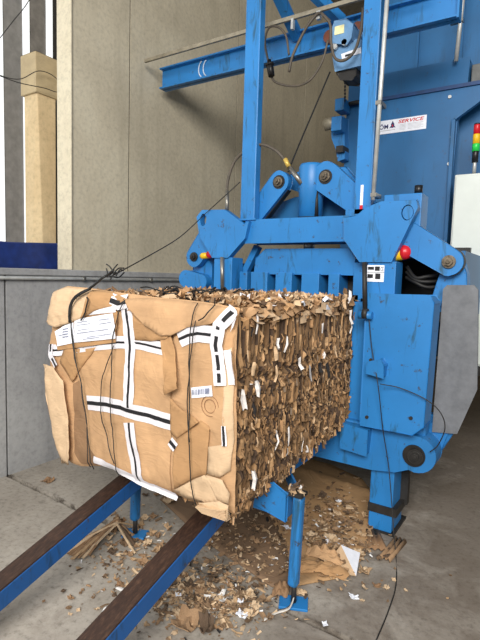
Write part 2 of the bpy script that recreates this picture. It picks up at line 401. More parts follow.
for x0, x1, zt in ((-2.092, -1.965, 4.3), (-1.193, -1.080, 4.3)):
    p = MB().box(x0, x1, 3.155, 3.225, 2.07, zt).build('gate_post', BLUE, B, bevel=.006)
    if x0 > -1.5:
        MB().box(-1.150, -1.132, 3.148, 3.156, 2.13, 2.26).build('level_sticker', PAPER, p)
        MB().box(-1.150, -1.132, 3.147, 3.156, 2.105, 2.13).build('sticker_end', REDM, p)
# brace from the left post
MB().bar((-1.98, 3.2, 3.9), (-2.02, 3.84, 3.66), .07, .09).build('post_brace', BLUE, B, bevel=.004)
MB().bar((-1.98, 3.2, 4.02), (-1.62, 3.82, 3.68), .07, .07).build('post_brace', BLUE, B, bevel=.004)
# conduit on the right post
q0, q1 = Y(373, 200, 3.07), Y(387, 0, 3.07)
cp = MB().cyl(q0, q1+(q1-q0)*.4, .013, 12).build('conduit', GALV, B)
for v in (103, 195):
    c = Y(379 if v < 150 else 374, v, 3.07); MB().box(c.x-.018, c.x+.018, 3.055, 3.16, c.z-.012, c.z+.012).build('pipe_clamp', STEEL, cp)
# cylinder, links and pins
cy = MB().lathe((-1.575, 3.30, 2.06), [(.088, 0), (.09, .2), (.095, .21), (.095, .38), (.085, .40), (.0, .40)], 28).build('hydraulic_cylinder', BLUE, B)
MB().lathe((-1.575, 3.30, 2.062), [(.093, 0), (.093, .02)], 28).build('grease_ring', GREASE_SHADE, cy)
MB().tube([(-1.50, 3.245, 2.08), (-1.502, 3.243, 2.20), (-1.50, 3.245, 2.27)], [.016, .010, .004], 8).build('grease_run', GREASE_SHADE, cy)
MB().lathe((-1.575, 3.3, 1.84), [(.04, 0), (.04, .08)], 16).build('piston_rod', STEEL, cy)
for a_, b_ in (((-1.81, 2.345), (-2.02, 2.11)), ((-1.44, 2.352), (-1.12, 2.10))):
    l = MB().prism(link_poly(a_[0], a_[1], b_[0], b_[1], .082 if a_[0] < -1.6 else .105, .075), 3.235, 3.29).build('link_arm', BLUE, B, bevel=.005)
    MB().prism(circ(a_[0], a_[1], .05, 20), 3.230, 3.24).build('grease_ring', GREASE_SHADE, l)
    bolt(l, (a_[0], 3.23, a_[1]), .029, .035, 'pin', PIN)
    d = V((b_[0]-a_[0], 0, b_[1]-a_[1])).normalized(); nrm = V((d.z, 0, -d.x)); nrm = nrm if nrm.z < 0 else -nrm
    p0 = V((a_[0], 3.29, a_[1]))+nrm*.062; p1 = V((b_[0], 3.29, b_[1]))+nrm*.062
    MB().bar(p0, p1, .05, .05, nrm).build('grease_seam', GREASE_SHADE, l)
MB().prism([(-1.90, 2.36), (-1.80, 2.43), (-1.66, 2.455), (-1.36, 2.445), (-1.26, 2.33), (-1.29, 2.24), (-1.62, 2.26)], 3.40, 3.44).build('clevis_plate', BLUE, B, bevel=.005)
MB().prism([(-2.04, 2.05), (-1.26, 2.05), (-1.29, 2.16), (-1.48, 2.26), (-1.78, 2.26), (-2.0, 2.20)], 3.45, 3.55).build('rear_gate_beam', BLUE_SHADED, B, bevel=.006)
hs = MB().tube(spline([Y(227, 202, 3.2), Y(228, 180, 3.2), Y(237, 158, 3.2), Y(258, 145, 3.2), Y(275, 150, 3.2), Y(287, 163, 3.21), Y(294, 173, 3.22), Y(301, 183, 3.22)], 8), .011, 10).build('hydraulic_hose', HOSEB, B)
MB().cyl(Y(285, 159, 3.205), Y(289, 167, 3.21), .017, 12).build('hose_collar', plain('yellow brass', (214, 180, 90), .4, .3), hs)
MB().cyl(Y(291, 169, 3.22), Y(302, 184, 3.225), .019, 10).build('hose_fitting', STEEL, hs)
MB().cyl(Y(227, 210, 3.16), Y(227, 191, 3.19), .014, 10).build('hose_fitting', STEEL, hs)
# pressure plate and comb
MB().prism([(-1.985, 1.672), (-1.19, 1.672), (-1.188, 1.79), (-1.235, 1.848), (-1.895, 1.848), (-1.975, 1.785)], 3.22, 3.42).build('pressure_plate', BLUE, B, bevel=.008)
for x0, x1 in ((-2.105, -2.035), (-2.0, -1.855), (-1.785, -1.65), (-1.572, -1.435), (-1.365, -1.285)):
    MB().box(x0, x1, 3.19, 3.36, 1.50, 1.68).build('comb_tooth', BLUE, B, bevel=.004)
MB().box(-2.2, -1.15, 3.37, 3.42, 1.45, 1.67).build('comb_gap_shade', DARK, B)  # dark sheet behind the teeth, shade of the gaps put into its colour
# channel posts under the plates, rods with shackles
MB().box(-1.06, -.88, 3.105, 3.26, 1.50, 1.765).build('channel_post', BLUE, B, bevel=.005)
MB().box(-1.19, -1.075, 3.2, 3.36, 1.45, 1.76).build('channel_post', BLUE, B, bevel=.005)
MB().box(-2.29, -2.12, 3.105, 3.26, 1.40, 1.785).build('channel_post', BLUE, B, bevel=.005)
MB().bar((-2.13, 3.30, 1.66), (-2.01, 3.30, 1.88), .06, .05).build('gusset', BLUE, B, bevel=.004)
for u, v0, v1 in ((364.5, 262, 312), (222, 257, 290)):
    yr = 2.955 if u > 300 else 3.07; a, b = Y(u, v0, yr), Y(u+.5, v1, yr)
    r = MB().cyl(a, b, .015, 12).build('lifting_rod', STEEL if u < 300 else DARK, B)
    if u > 300:
        MB().cyl(V((b.x-.04, 2.96, b.z-.02)), V((b.x+.045, 2.96, b.z-.02)), .025, 14).build('shackle', BLUE, r)
        MB().cyl(V((b.x-.012, 2.955, b.z-.01)), V((b.x+.018, 2.955, b.z-.01)), .033, 14).build('shackle_ring', DARK, r)
# rating plate
a = Y(367.5, 265, 3.10); b = Y(383.5, 282, 3.10)
rp = MB().box(a.x, b.x, 3.10, 3.106, b.z, a.z).build('rating_plate', PAPER, B)
m = MB(); w, h = b.x-a.x, a.z-b.z
m.box(a.x+w*.04, a.x+w*.4, 3.098, 3.1, a.z-h*.28, a.z-h*.10); m.box(a.x+w*.46, a.x+w*.74, 3.098, 3.1, a.z-h*.34, a.z-h*.08)
m.box(a.x+w*.04, a.x+w*.36, 3.098, 3.1, a.z-h*.78, a.z-h*.55); m.box(a.x+w*.5, a.x+w*.8, 3.098, 3.1, a.z-h*.84, a.z-h*.5)
m.box(a.x, b.x, 3.098, 3.1, a.z-h*.44, a.z-h*.42)
text_mesh(m, 'CE', (a.x+w*.79, 3.098, a.z-h*.36), w*.18, h*.26)
m.build('plate_print', INKB, rp)
# side arms with pivot brackets
for s, ax, az, px_, pz in ((1, -.84, 1.925, -.583, 1.768), (-1, -2.42, 1.93, -2.535, 1.79)):
    l = MB().prism(link_poly(ax, az, px_, pz, .092 if s > 0 else .09, .082), 3.165, 3.225).build('side_arm', BLUE, B, bevel=.005)
    if s > 0: MB().prism(circ(px_, pz, .087, 28), 3.18, 3.215).build('grease_ring', GREASE_SHADE, l)
    bolt(l, (px_, 3.165, pz),   .032 if s > 0 else .03, .035, 'pivot_pin', PIN if s > 0 else DARK)
MB().prism([(-.70, 1.45), (-.47, 1.45), (-.49, 1.70), (-.53, 1.80), (-.61, 1.80), (-.66, 1.64)], 3.235, 3.33).build('pivot_bracket', BLUE, B, bevel=.005)
MB().prism([(-2.60, 1.45), (-2.40, 1.45), (-2.40, 1.72), (-2.49, 1.83), (-2.57, 1.82), (-2.60, 1.70)], 3.235, 3.33).build('pivot_bracket', BLUE, B, bevel=.005)
MB().prism(link_poly(-2.62, 1.61, -2.46, 1.59, .07, .06), 3.16, 3.24).build('pivot_bracket', BLUE, B, bevel=.005)
MB().box(-1.0, -.765, 3.17, 3.34, 1.95, 2.19).build('arm_housing', BLUE, B, bevel=.006)
MB().cyl((-.81, 3.26, 2.2), (-.81, 3.26, 2.25), .025, 12).build('grease_nipple', BLACKP, B)
# warning beacon (red dome with yellow base) and its twin on the left
for c, n in ((Y(404, 253, 3.19), 1), (Y(210, 255, 3.19), 0)):
    r = .047 if n else .030
    bb = MB().tube([c+V((-.075, -.02, -.012)), c+V((-.062, -.02, -.01)), c+V((-.012, -.004, 0))], [q*(1 if n else .6) for q in (.03, .043, .046)], 20).build('beacon_base', YEL, B)
    prof = [(-.012, r), (.01, r*1.02), (.03, r*.88), (.045, r*.6), (.052, r*.25), (.054, .001)]
    MB().tube([c+V((k, -.006, .004)) for k, _ in prof], [q for _, q in prof], 20).build('beacon_dome', REDM, bb)
# side door, strip and frame
dp = [(-1.01, .725), (-.69, .722), (-.625, .785), (-.612, 1.525), (-.64, 1.56), (-1.01, 1.558), (-1.02, 1.50), (-1.02, .78)]
dr = MB().prism(dp, 2.985, 3.14).build('side_door', BLUE, B, bevel=.007)
a = Y(371, 370, 2.985); 
MB().prism([(-.968, 1.075), (-.868, 1.06), (-.863, 1.135), (-.888, 1.165), (-.968, 1.14)], 2.92, 2.985).build('door_lug', BLUE, dr, bevel=.006)
for u, v in ((371, 360), (367, 417), (411, 418)):
    c = Y(u, v, 2.985); MB().cyl(c, c+V((0, -.008, 0)), .011, 12).build('screw', DARK, dr)
MB().box(-1.145, -.64, 3.105, 3.20, .60, 1.50).build('front_frame', BLUE, B, bevel=.006)
MB().box(-1.13, -.62, 3.2, 3.22, 1.50, 1.52).build('frame_lip', BLUE, B)
# open hydraulic bay behind the side door; enclosure added to darken the hollow
MB().box(-.88, -.60, 3.21, 4.55, 1.40, 1.46).build('shaded_bay_floor', GREASE_SHADE, B)
MB().box(-1.10, -.58, 3.9, 3.95, 1.46, 1.9).build('shaded_bay_back', GREASE_SHADE, B)  # bay floor and back are black: the hollow's shade put into colour
MB().box(-.60, -.54, 3.34, 4.3, 1.4, 1.80).build('bay_side', BLUE_SHADED, B)
MB().box(-1.08, -.54, 3.45, 4.55, 1.80, 1.85).build('bay_roof', BLUE_SHADED, B)
MB().box(-.86, -.62, 3.3, 3.34, 1.47, 1.55).build('valve_bar', DARK, B)
for k in range(3):
    z = 1.64+.035*k
    MB().tube(spline([(-.87, 3.32, z+.03), (-.80, 3.27, z-.02*k), (-.72, 3.28, z-.03), (-.60, 3.36, z-.01)], 8), .012, 8).build('hose', RUBBER, B)
# pressing chamber body
MB().box(-2.32, -2.22, 3.28, 5.0, .55, 1.75).build('chamber_side', BLUE_SHADED, B)
MB().box(-1.10, -1.0, 3.28, 5.0, .5, 1.40).build('chamber_side', BLUE_SHADED, B)
MB().box(-2.32, -1.0, 3.22, 5.0, .45, .56).build('chamber_floor', BLUE_SHADED, B)
MB().box(-2.25, -1.05, 3.6, 5.0, 1.70, 1.78).build('chamber_roof', BLUE_SHADED, B)
# lower lobe, lug, column
lb = [(-2.40, .42), (-.95, .42), (-.80, .44)] + circ(-.675, .585, .115, 14, -math.pi*.62, math.pi*.5) + [(-1.1, .72), (-2.40, .70)]
lo = MB().prism(lb, 3.06, 3.22).build('lower_beam', BLUE, B, bevel=.008)
MB().prism(circ(-.69, .575, .068, 24), 3.05, 3.062).build('grease_ring', GREASE_SHADE, lo)
MB().prism(circ(-.677, .578, .048, 24), 3.035, 3.052).build('pivot_disc', DARK, lo, bevel=.003)
bolt(lo, (-.677, 3.035, .578), .03, .02, 'pin', DARK)
MB().prism([(-.80, .60), (-.56, .60), (-.52, .75), (-.80, .75)], 3.22, 3.30).build('lower_arm', BLUE, B, bevel=.005)
MB().prism([(-.72, .45), (-.60, .52), (-.46, .80), (-.70, .80)], 3.24, 3.30).build('lower_arm', BLUE, B, bevel=.005)
MB().prism([(-1.14, .545), (-.97, .53), (-.96, .70), (-1.14, .71)], 2.99, 3.06).build('stop_lug', BLUE, B, bevel=.006)
for x0, x1 in ((-.965, -.812), (-2.35, -2.2)):
    c = MB().box(x0, x1, 3.10, 3.34, .012, .44).build('column', BLUE, B, bevel=.006)
    MB().box(x0-.005, x1+.03, 3.09, 3.36, .13, .185).build('column_band', DARK, c)
    MB().box(x0-.01, x1+.02, 3.09, 3.40, 0, .014).build('foot_plate', DARK, c)
MB().bar((-.79, 3.30, .15), (-.79, 3.30, .47), .05, .05, (0, 1, 0)).build('column_stiffener', DARK, B)
# grey guard sheet
MB().prism(XZ([(443, 289), (447, 285), (474, 285), (478, 290), (478, 330), (477, 390), (457, 434), (432, 432)], 3.205), 3.205, 3.23).build('guard_sheet', GREYSHEET, B, label='scuffed grey rubber guard sheet')

# hopper: front panel with chamfered cut-out, recessed panel, upper tray
HY = 4.6
hp = MB().prism([(-1.86, 1.45), (-.865, 1.45), (-.865, 2.5), (-.855, 3.02), (-.845, 3.07), (-.50, 3.29), (-.45, 3.305), (-1.86, 3.305)], HY, HY+.06).build('hopper_front', BLUE_SHADED, B, bevel=.005)
for u, v in ((450, 97), (452, 137), (449, 164), (362, 110)):
    c = Y(u, v, HY); MB().cyl(c, c+V((0, -.012, 0)), .014, 12).build('bolt', GALV, hp)
MB().box(-.895, -.865, HY-.05, HY, 1.45, 3.02).build('hopper_flange', BLUE_SHADED, B, bevel=.004)
MB().bar((-.87, HY-.025, 3.03), (-.50, HY-.025, 3.275), .05, .03, (0, 0, 1)).build('hopper_flange', BLUE_SHADED, B)
MB().box(-1.86, .6, HY+.2, HY+.26, .95, 3.3).build('recess_panel', BLUE_SHADED, B)
MB().box(-1.86, -1.80, HY+.06, 6.2, 1.45, 3.3).build('hopper_side', BLUE_SHADED, B)
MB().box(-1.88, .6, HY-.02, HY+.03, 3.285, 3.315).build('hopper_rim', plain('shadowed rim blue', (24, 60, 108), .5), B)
MB().prism([(-1.86, 3.315), (-.80, 3.315), (-.80, 3.54), (-1.86, 3.54)], HY+.04, HY+.30).build('upper_tray', BLUE_SHADED, B, bevel=.005)
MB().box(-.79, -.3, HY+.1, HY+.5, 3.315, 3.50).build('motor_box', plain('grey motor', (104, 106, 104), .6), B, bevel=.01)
up = MB().box(-1.86, -.93, 5.0, 5.05, 3.30, 4.9).build('upper_hopper_panel', BLUE_SHADED, B)
c = Y(418, 40, 4.98); MB().box(c.x-.012, c.x+.012, 4.97, 5.0, 3.45, 4.9).build('seam', BLUE_SHADED, up)
MB().box(-.93, .8, 5.02, 5.08, 3.3, 4.32).build('upper_hopper_panel', BLUE_SHADED, B)
MB().box(-1.86, .8, 5.08, 6.2, 3.3, 3.36).build('hopper_ledge', BLUE_SHADED, B)
a, b = Y(456, 62, HY-.02), Y(464, -10, HY-.02)
cp = MB().cyl(V((a.x, a.y, 3.50)), b+(b-a)*.5, .017, 10).build('conduit', GALV, B)
c = Y(457, 22, HY-.02); MB().box(c.x-.05, c.x+.05, HY-.05, HY, c.z-.012, c.z+.012).build('pipe_clamp', STEEL, cp)
# bracket on the hopper's left side, with roller and pulley
br = MB().prism(XZ([(333, 122), (346, 118), (347, 160), (340, 162), (338, 150), (334, 140)], 4.55), 4.5, 4.6).build('side_bracket', BLUE, B, bevel=.004)
a, b = Y(325, 125, 4.44), Y(336, 122, 4.44); MB().cyl(a, b, .055, 16).build('roller', RODM, br)
c = Y(339, 126, 4.45); MB().box(c.x-.05, c.x+.05, 4.38, 4.5, c.z-.06, c.z+.07).build('guide_block', BLUE, br, bevel=.006)
c = Y(344, 107, 4.5); MB().box(c.x-.06, c.x+.03, 4.42, 4.58, c.z-.05, c.z+.06).build('pulley_block', BLUE, br, bevel=.006)
c = Y(341, 148, 4.5); MB().box(c.x-.03, c.x+.04, 4.45, 4.6, c.z-.05, c.z+.01).build('end_block', DARK, br)
c0, c1 = Y(350, 104, 4.55), Y(364, 101, 4.55); MB().cyl(c0+V((-.05, 0, 0)), c1+V((.02, 0, 0)), .02, 10).build('shaft', DARK, br)
# service sign on the hopper front
a = Y(372, 134, HY); tl, tr_, brr = Y(372, 121, HY), Y(427, 114, HY), Y(427, 129, HY)
x0, x1, z1, z0 = tl.x, tr_.x, 3.105, 2.985
sg = MB().box(x0, x1, HY-.006, HY, z0, z1).build('service_sign', PAPER, B, label='white printed service sign')
yy = HY-.008
m = MB(); text_mesh(m, 'SERVICE', (x0+(x1-x0)*.50, yy, z1-.042), (x1-x0)*.46, .030, shear=.25, bold=.02); m.build('red_lettering', REDINK, sg)
m = MB(); text_mesh(m, 'ÖM', (x0+(x1-x0)*.155, yy, z0+.042), (x1-x0)*.165, .05, bold=.02)
cx = x0+(x1-x0)*.40; m.prism([(cx-.028, z0+.045), (cx-.012, z0+.05), (cx, z0+.045), (cx+.012, z0+.05), (cx+.028, z0+.045), (cx+.012, z0+.07), (cx+.016, z0+.075), (cx, z0+.108), (cx-.016, z0+.075), (cx-.012, z0+.07)], yy, yy+.002)
m.build('navy_lettering', NAVY, sg)
m = MB(); m.prism([(cx-.008, z0+.058), (cx+.008, z0+.058), (cx, z0+.078)], yy-.001, yy); m.build('red_drop', REDINK, sg)
m = MB()
for i in range(5):
    z = z1-.055-.011*i
    m.box(x0+(x1-x0)*.53, x0+(x1-x0)*.64, yy, yy+.001, z-.002, z+.001)
    m.box(x0+(x1-x0)*.68, x0+(x1-x0)*(.95-.04*(i % 2)), yy, yy+.001, z-.002, z+.001)
m.box(x0+(x1-x0)*.08, x0+(x1-x0)*.45, yy, yy+.001, z0+.026, z0+.031)
m.build('small_print', plain('pale print', (190, 190, 194), .8), sg)

# ------------------------------------------------------------------ monorail beam, hoist, festoon
bm = MB(); zb, zt = 3.495, 3.695
bm.box(-3.54, -.76, 3.80, 3.90, zt-.014, zt); bm.box(-3.54, -.76, 3.80, 3.90, zb, zb+.014); bm.box(-3.54, -.76, 3.845, 3.857, zb, zt)
mr = thing('monorail_beam', 'blue steel I beam running across above the press from wall to hopper', 'beam', (-2.1, 3.85, 3.5))
bm.build('beam', BLUE, mr)
MB().box(-.76, -.745, 3.80, 3.90, zb-.01, zt+.01).build('end_stop', BLUE, mr)
m = MB()
for s in (0, 1):
    m.tube([(-3.02+.055*s+.05*math.cos(q), 3.838, 3.60+.075*math.sin(q)) for q in [math.pi*(.6+.8*i/9) for i in range(10)]], .006, 6)
m.build('chalk_mark', plain('chalk white', (200, 214, 230), .9), mr)
ro = MB(); a = V((-3.545, 3.6, 3.69)); ro.box(-3.545, -.9, 3.59, 3.612, 3.675, 3.705)
fr = thing('festoon_rail', 'thin grey cable rail running above and in front of the blue beam', 'rail', (-2.2, 3.6, 3.68))
ro.build('rail', RODM, fr)
c = Y(319, 12, 3.6)
MB().box(c.x-.015, c.x+.015, 3.585, 3.617, 3.62, 3.68).build('cable_trolley', GALV, fr)
MB().box(-1.95, -1.93, 3.585, 3.617, 3.60, 3.68).build('cable_trolley', GALV, fr)

hc = Y(341, 45, 3.75)
h = thing('chain_hoist', 'pale blue electric chain hoist hanging from the blue beam', 'hoist', (hc.x, 3.8, 3.2))
MB().prism(XZ([(332, 30), (335, 22), (347, 19), (354, 24), (352, 38), (347, 43), (332, 42)], 3.62), 3.62, 3.78).build('motor_cover', HOIST, h, bevel=.015)
a, b = Y(335, 27, 3.62), Y(344, 33, 3.62)
MB().box(a.x, b.x, 3.615, 3.622, b.z, a.z).build('yellow_label', plain('cream label', (232, 222, 168), .6), h)
for u in (329, 357):
    c = Y(u, 28 if u > 340 else 36, 3.79); MB().cyl(c, c+V((0, .035, 0)), .05, 20).build('trolley_wheel', plain('brown wheel', (112, 62, 44), .6), h)
MB().prism(XZ([(333, 42), (362, 38), (362, 66), (336, 70), (333, 58)], 3.66), 3.66, 3.84).build('gear_housing', HOIST, h, bevel=.012)
a, b = Y(341, 56, 3.66), Y(361, 47, 3.66)
lab = MB().add([Y(341, 54, 3.655), Y(361, 47, 3.655), Y(361, 53, 3.655), Y(342, 59, 3.655)], [(3, 2, 1, 0)]).build('white_label', PAPER, h)
MB().add([Y(345, 55, 3.652), Y(351, 53, 3.652), Y(351, 55, 3.652), Y(345, 57, 3.652)], [(3, 2, 1, 0)]).build('label_print', INKB, lab)
for u, v in ((336, 48), (346, 44)):
    c = Y(u, v, 3.66); MB().cyl(c, c+V((0, -.04, 0)), .022, 12).build('cable_gland', GALV, h)
MB().prism(XZ([(337, 66), (357, 64), (357, 75), (352, 79), (341, 79), (337, 74)], 3.68), 3.68, 3.82).build('chain_guide', DARK, h, bevel=.01)
m = MB()
for u in (347, 352):
    c = Y(u, 70, 3.70); m.cyl(c+V((0, 0, -.04)), c+V((0, 0, .07)), .016, 10)
m.build('chain_tube', STEEL, h)
m = MB(); a, b = Y(345, 78, 3.75), Y(345, 103, 4.3)
k = 0
for i in range(14):
    t_ = i/14; p = a.lerp(b, t_); q = a.lerp(b, t_+.055); m.bar(p, q, .006 if i % 2 else .016, .016 if i % 2 else .006)
m.build('chain', DARK, h)
def P(y, *pts): return [Y(u, v, y) for u, v in pts]
cable('power_cable', 'grey festoon cable looped from the rail trolley down to the chain hoist', 'cable',
      [P(3.57, (289, 72), (293, 55), (305, 30), (316, 15), (320, 13)), P(3.57, (321, 13), (330, 24), (331, 42), (335, 58), (345, 60), (355, 50), (361, 30), (363, 8))], .011, HOSEB)
cable('power_cable', 'dark cable drooping between the left gate post and the chain hoist', 'cable',
      [P(3.60, (289, 55), (286, 36), (278, 27), (269, 28), (265, 42), (268, 60), (272, 78), (280, 84), (296, 86), (310, 80), (322, 62), (328, 40))], .009, HOSEB)
t = thing('cable_plug', 'dark plug hanging at the end of the cable beside the left gate post', 'plug', Y(271, 78, 3.57))
a, b = Y(269, 60, 3.57), Y(271.5, 76, 3.57)
MB().tube([a, a.lerp(b, .2), a.lerp(b, .25), b], [.016, .02, .03, .026], 14).build('plug_body', BLACKP, t)
MB().cyl(a.lerp(b, .24), a.lerp(b, .36), .034, 14).build('plug_collar', DARK, t)

# ------------------------------------------------------------------ control cabinet and signal tower
c0 = Y(453, 175, 4.3); ztop = c0.z
cb = thing('control_cabinet', 'white control cabinet at the right edge beside the press', 'cabinet', (-.45, 4.5, .9))
MB().box(-.792, -.10, 4.3, HY+.2, .98, ztop).build('body', WHITEP, cb, bevel=.008)
MB().box(-.78, -.11, 4.285, 4.3, .995, ztop-.015).build('door', WHITEP, cb, bevel=.005)
MB().box(-.76, -.12, 4.32, HY+.2, .90, .98).build('plinth', DARK, cb)
tw = Y(475, 178, 4.42)
sx = Y(475, 160, 4.42).x
st = thing('signal_tower', 'signal tower of red, yellow and green lights on the white cabinet', 'signal light', (sx, 4.42, ztop))
zz = ztop
for n, r, h_, mt in (('foot', .035, .010, BLACKP), ('pole', .014, .10, GALV), ('base', .024, .085, BLACKP), ('green_light', .028, .06, GRN), ('yellow_light', .028, .075, YEL), ('red_light', .026, .075, REDM), ('cap', .024, .010, BLACKP)):
    MB().lathe((sx, 4.42, zz), [(r, 0), (r, h_*.92), (r*.92, h_)], 20).build(n, mt, st); zz += h_

# ------------------------------------------------------------------ outfeed frame with sloping rails
R = thing('outfeed_frame', 'blue outfeed frame of two brown topped rails on screw legs under the bale', 'outfeed frame', (-1.6, 2.12, 0))
for x in (-2.135, -1.02):
    lg = MB().bar((x-.004, 2.13, .10), (x+.008, 2.13, .575), .052, .056, (0, 1, 0)).build('leg', BLUE, R, bevel=.016)
    MB().cyl((x, 2.13, .012), (x, 2.13, .13), .014, 10).build('screw_jack', DARK, lg)
    fp = MB(); ang = .15
    fp.bar((x-.066, 2.13-.03, .008), (x+.066, 2.13+.03, .008), .10, .014); fp.build('foot_plate', BLUE, lg, bevel=.003)
    MB().box(x-.036, x+.036, 2.095, 2.165, .575, .592).build('leg_cap', DARK, lg)
MB().box(-2.10, -1.062, 2.10, 2.165, .45, .56).build('cross_beam', BLUE, R, bevel=.004)
MB().prism([(-1.34, .50), (-1.062, .44), (-1.062, .58), (-1.15, .62), (-1.34, .58)], 2.085, 2.10).build('gusset', BLUE, R, bevel=.003)
for x in (-1.90, -1.31):
    MB().bar((x, 2.16, .515), (x, 3.05, .515), .05, .075).build('side_beam', BLUE, R, bevel=.004)
MB().bar((-1.29, 2.50, .525), (-1.035, 2.165, .555), .012, .085).build('corner_plate', BLUE, R, bevel=.003)
MB().bar((-1.92, 2.50, .525), (-2.13, 2.165, .555), .012, .085).build('corner_plate', BLUE, R, bevel=.003)
def rail(xc):
    r0 = V((xc, 2.09, .50)); s = .30; r1 = V((xc, .35, .50-s*(2.09-.35)))
    d = (r1-r0).normalized(); n = V((0, d.z, -d.y)).normalized(); n = n if n.z > 0 else -n
    r = MB().bar(r0, r1, .105, .085, n).build('rail', BLUE_RAIL, R, bevel=.004)
    MB().bar(r0+n*.046, r1+n*.046, .098, .010, n).build('wear_strip', RUST, r)
rail(-1.985); rail(-1.385)

# ------------------------------------------------------------------ bale
BY = 1.70
BA = thing('cardboard_bale', 'large pressed bale of waste cardboard resting on the blue outfeed frame', 'bale', (-1.7, 2.4, .6))
def fz(x, z, y=0): return noise.noise(V((x, y, z)))
OUT = [(50, 292), (62, 286), (85, 288), (112, 292), (150, 297), (200, 302), (237, 308), (229, 340), (231, 380), (234, 430), (233, 480), (231, 518), (215, 510), (195, 503), (172, 497), (150, 488), (135, 481), (118, 474), (98, 467), (78, 468), (66, 464), (56, 447), (50, 415), (45, 378), (46, 345), (49, 318)]
OUTW = XZ(OUT, BY)
def bulge(x, z):
    """how far the crumpled front face stands back from the plane y = BY"""
    d = 1e9; n = len(OUTW)
    for i in range(n):
        ax, az = OUTW[i]; bx, bz = OUTW[(i+1) % n]; ex, ez = bx-ax, bz-az
        t = max(0, min(1, ((x-ax)*ex+(z-az)*ez)/(ex*ex+ez*ez))); d = min(d, math.hypot(x-ax-ex*t, z-az-ez*t))
    e = max(0, 1-d/.07)
    return .026*e*e*e + .014*fz(x*3.1, z*3.1, 3) + .009*fz(x*9, z*9, 5) + .003*fz(x*25, z*40, 8) + .008*abs(fz(x*13, z*11, 4))
def sheet(name, px, off, mat, lift=None, y=BY, parent=None, solid=0, step=.035, mi=None, label=None, crumple=0):
    """front sheet cut from a pixel outline; lift = ((u,v) hinge, (u,v) free edge, amount)"""
    poly = XZ(px, y); bm = bmesh.new()
    vs = [bm.verts.new((x, 0, z)) for x, z in poly]; bm.faces.new(vs)
    bmesh.ops.triangulate(bm, faces=bm.faces[:])
    for _ in range(7):
        lg = [e for e in bm.edges if e.calc_length() > step]
        if not lg: break
        bmesh.ops.subdivide_edges(bm, edges=lg, cuts=1); bmesh.ops.triangulate(bm, faces=[f for f in bm.faces if len(f.verts) > 3])
    bm.normal_update()
    if lift:
        h0, h1 = XZ(lift[:2], y); ax = V((h1[0]-h0[0], h1[1]-h0[1])); L = ax.length; ax /= L
    seed = rnd.random()*50
    m = MB()
    for v in bm.verts:
        x, z = v.co.x, v.co.z; o = off
        if lift: o += lift[2]*max(0, min(1.2, ((x-h0[0])*ax.x+(z-h0[1])*ax.y)/L))**1.5
        if crumple: o += crumple*(fz(x*11+seed, z*11, seed)+.6*abs(fz(x*22, z*22+seed, 2)))
        m.v.append(V((x, y+bulge(x, z)-o, z)))
    for i, v in enumerate(bm.verts): v.index = i
    for f in bm.faces:
        idx = [v.index for v in f.verts]
        if f.normal.y > 0: idx.reverse()
        m.f.append(idx); m.mi.append(0); m.sm.append(True)
    bm.free()
    return m.build(name, mat, parent or BA, solid=solid, label=label)
def bsm(c):
    t = NT('layered board edges'); a = t.noise(t.mapping((1, 26, 1.6)), 3.0, 6, .7)
    return t.fin(t.ramp(a, [(.3, lin(*[k*.72 for k in c])), (.5, lin(*c)), (.72, lin(*[k*1.12 for k in c]))]), .9)
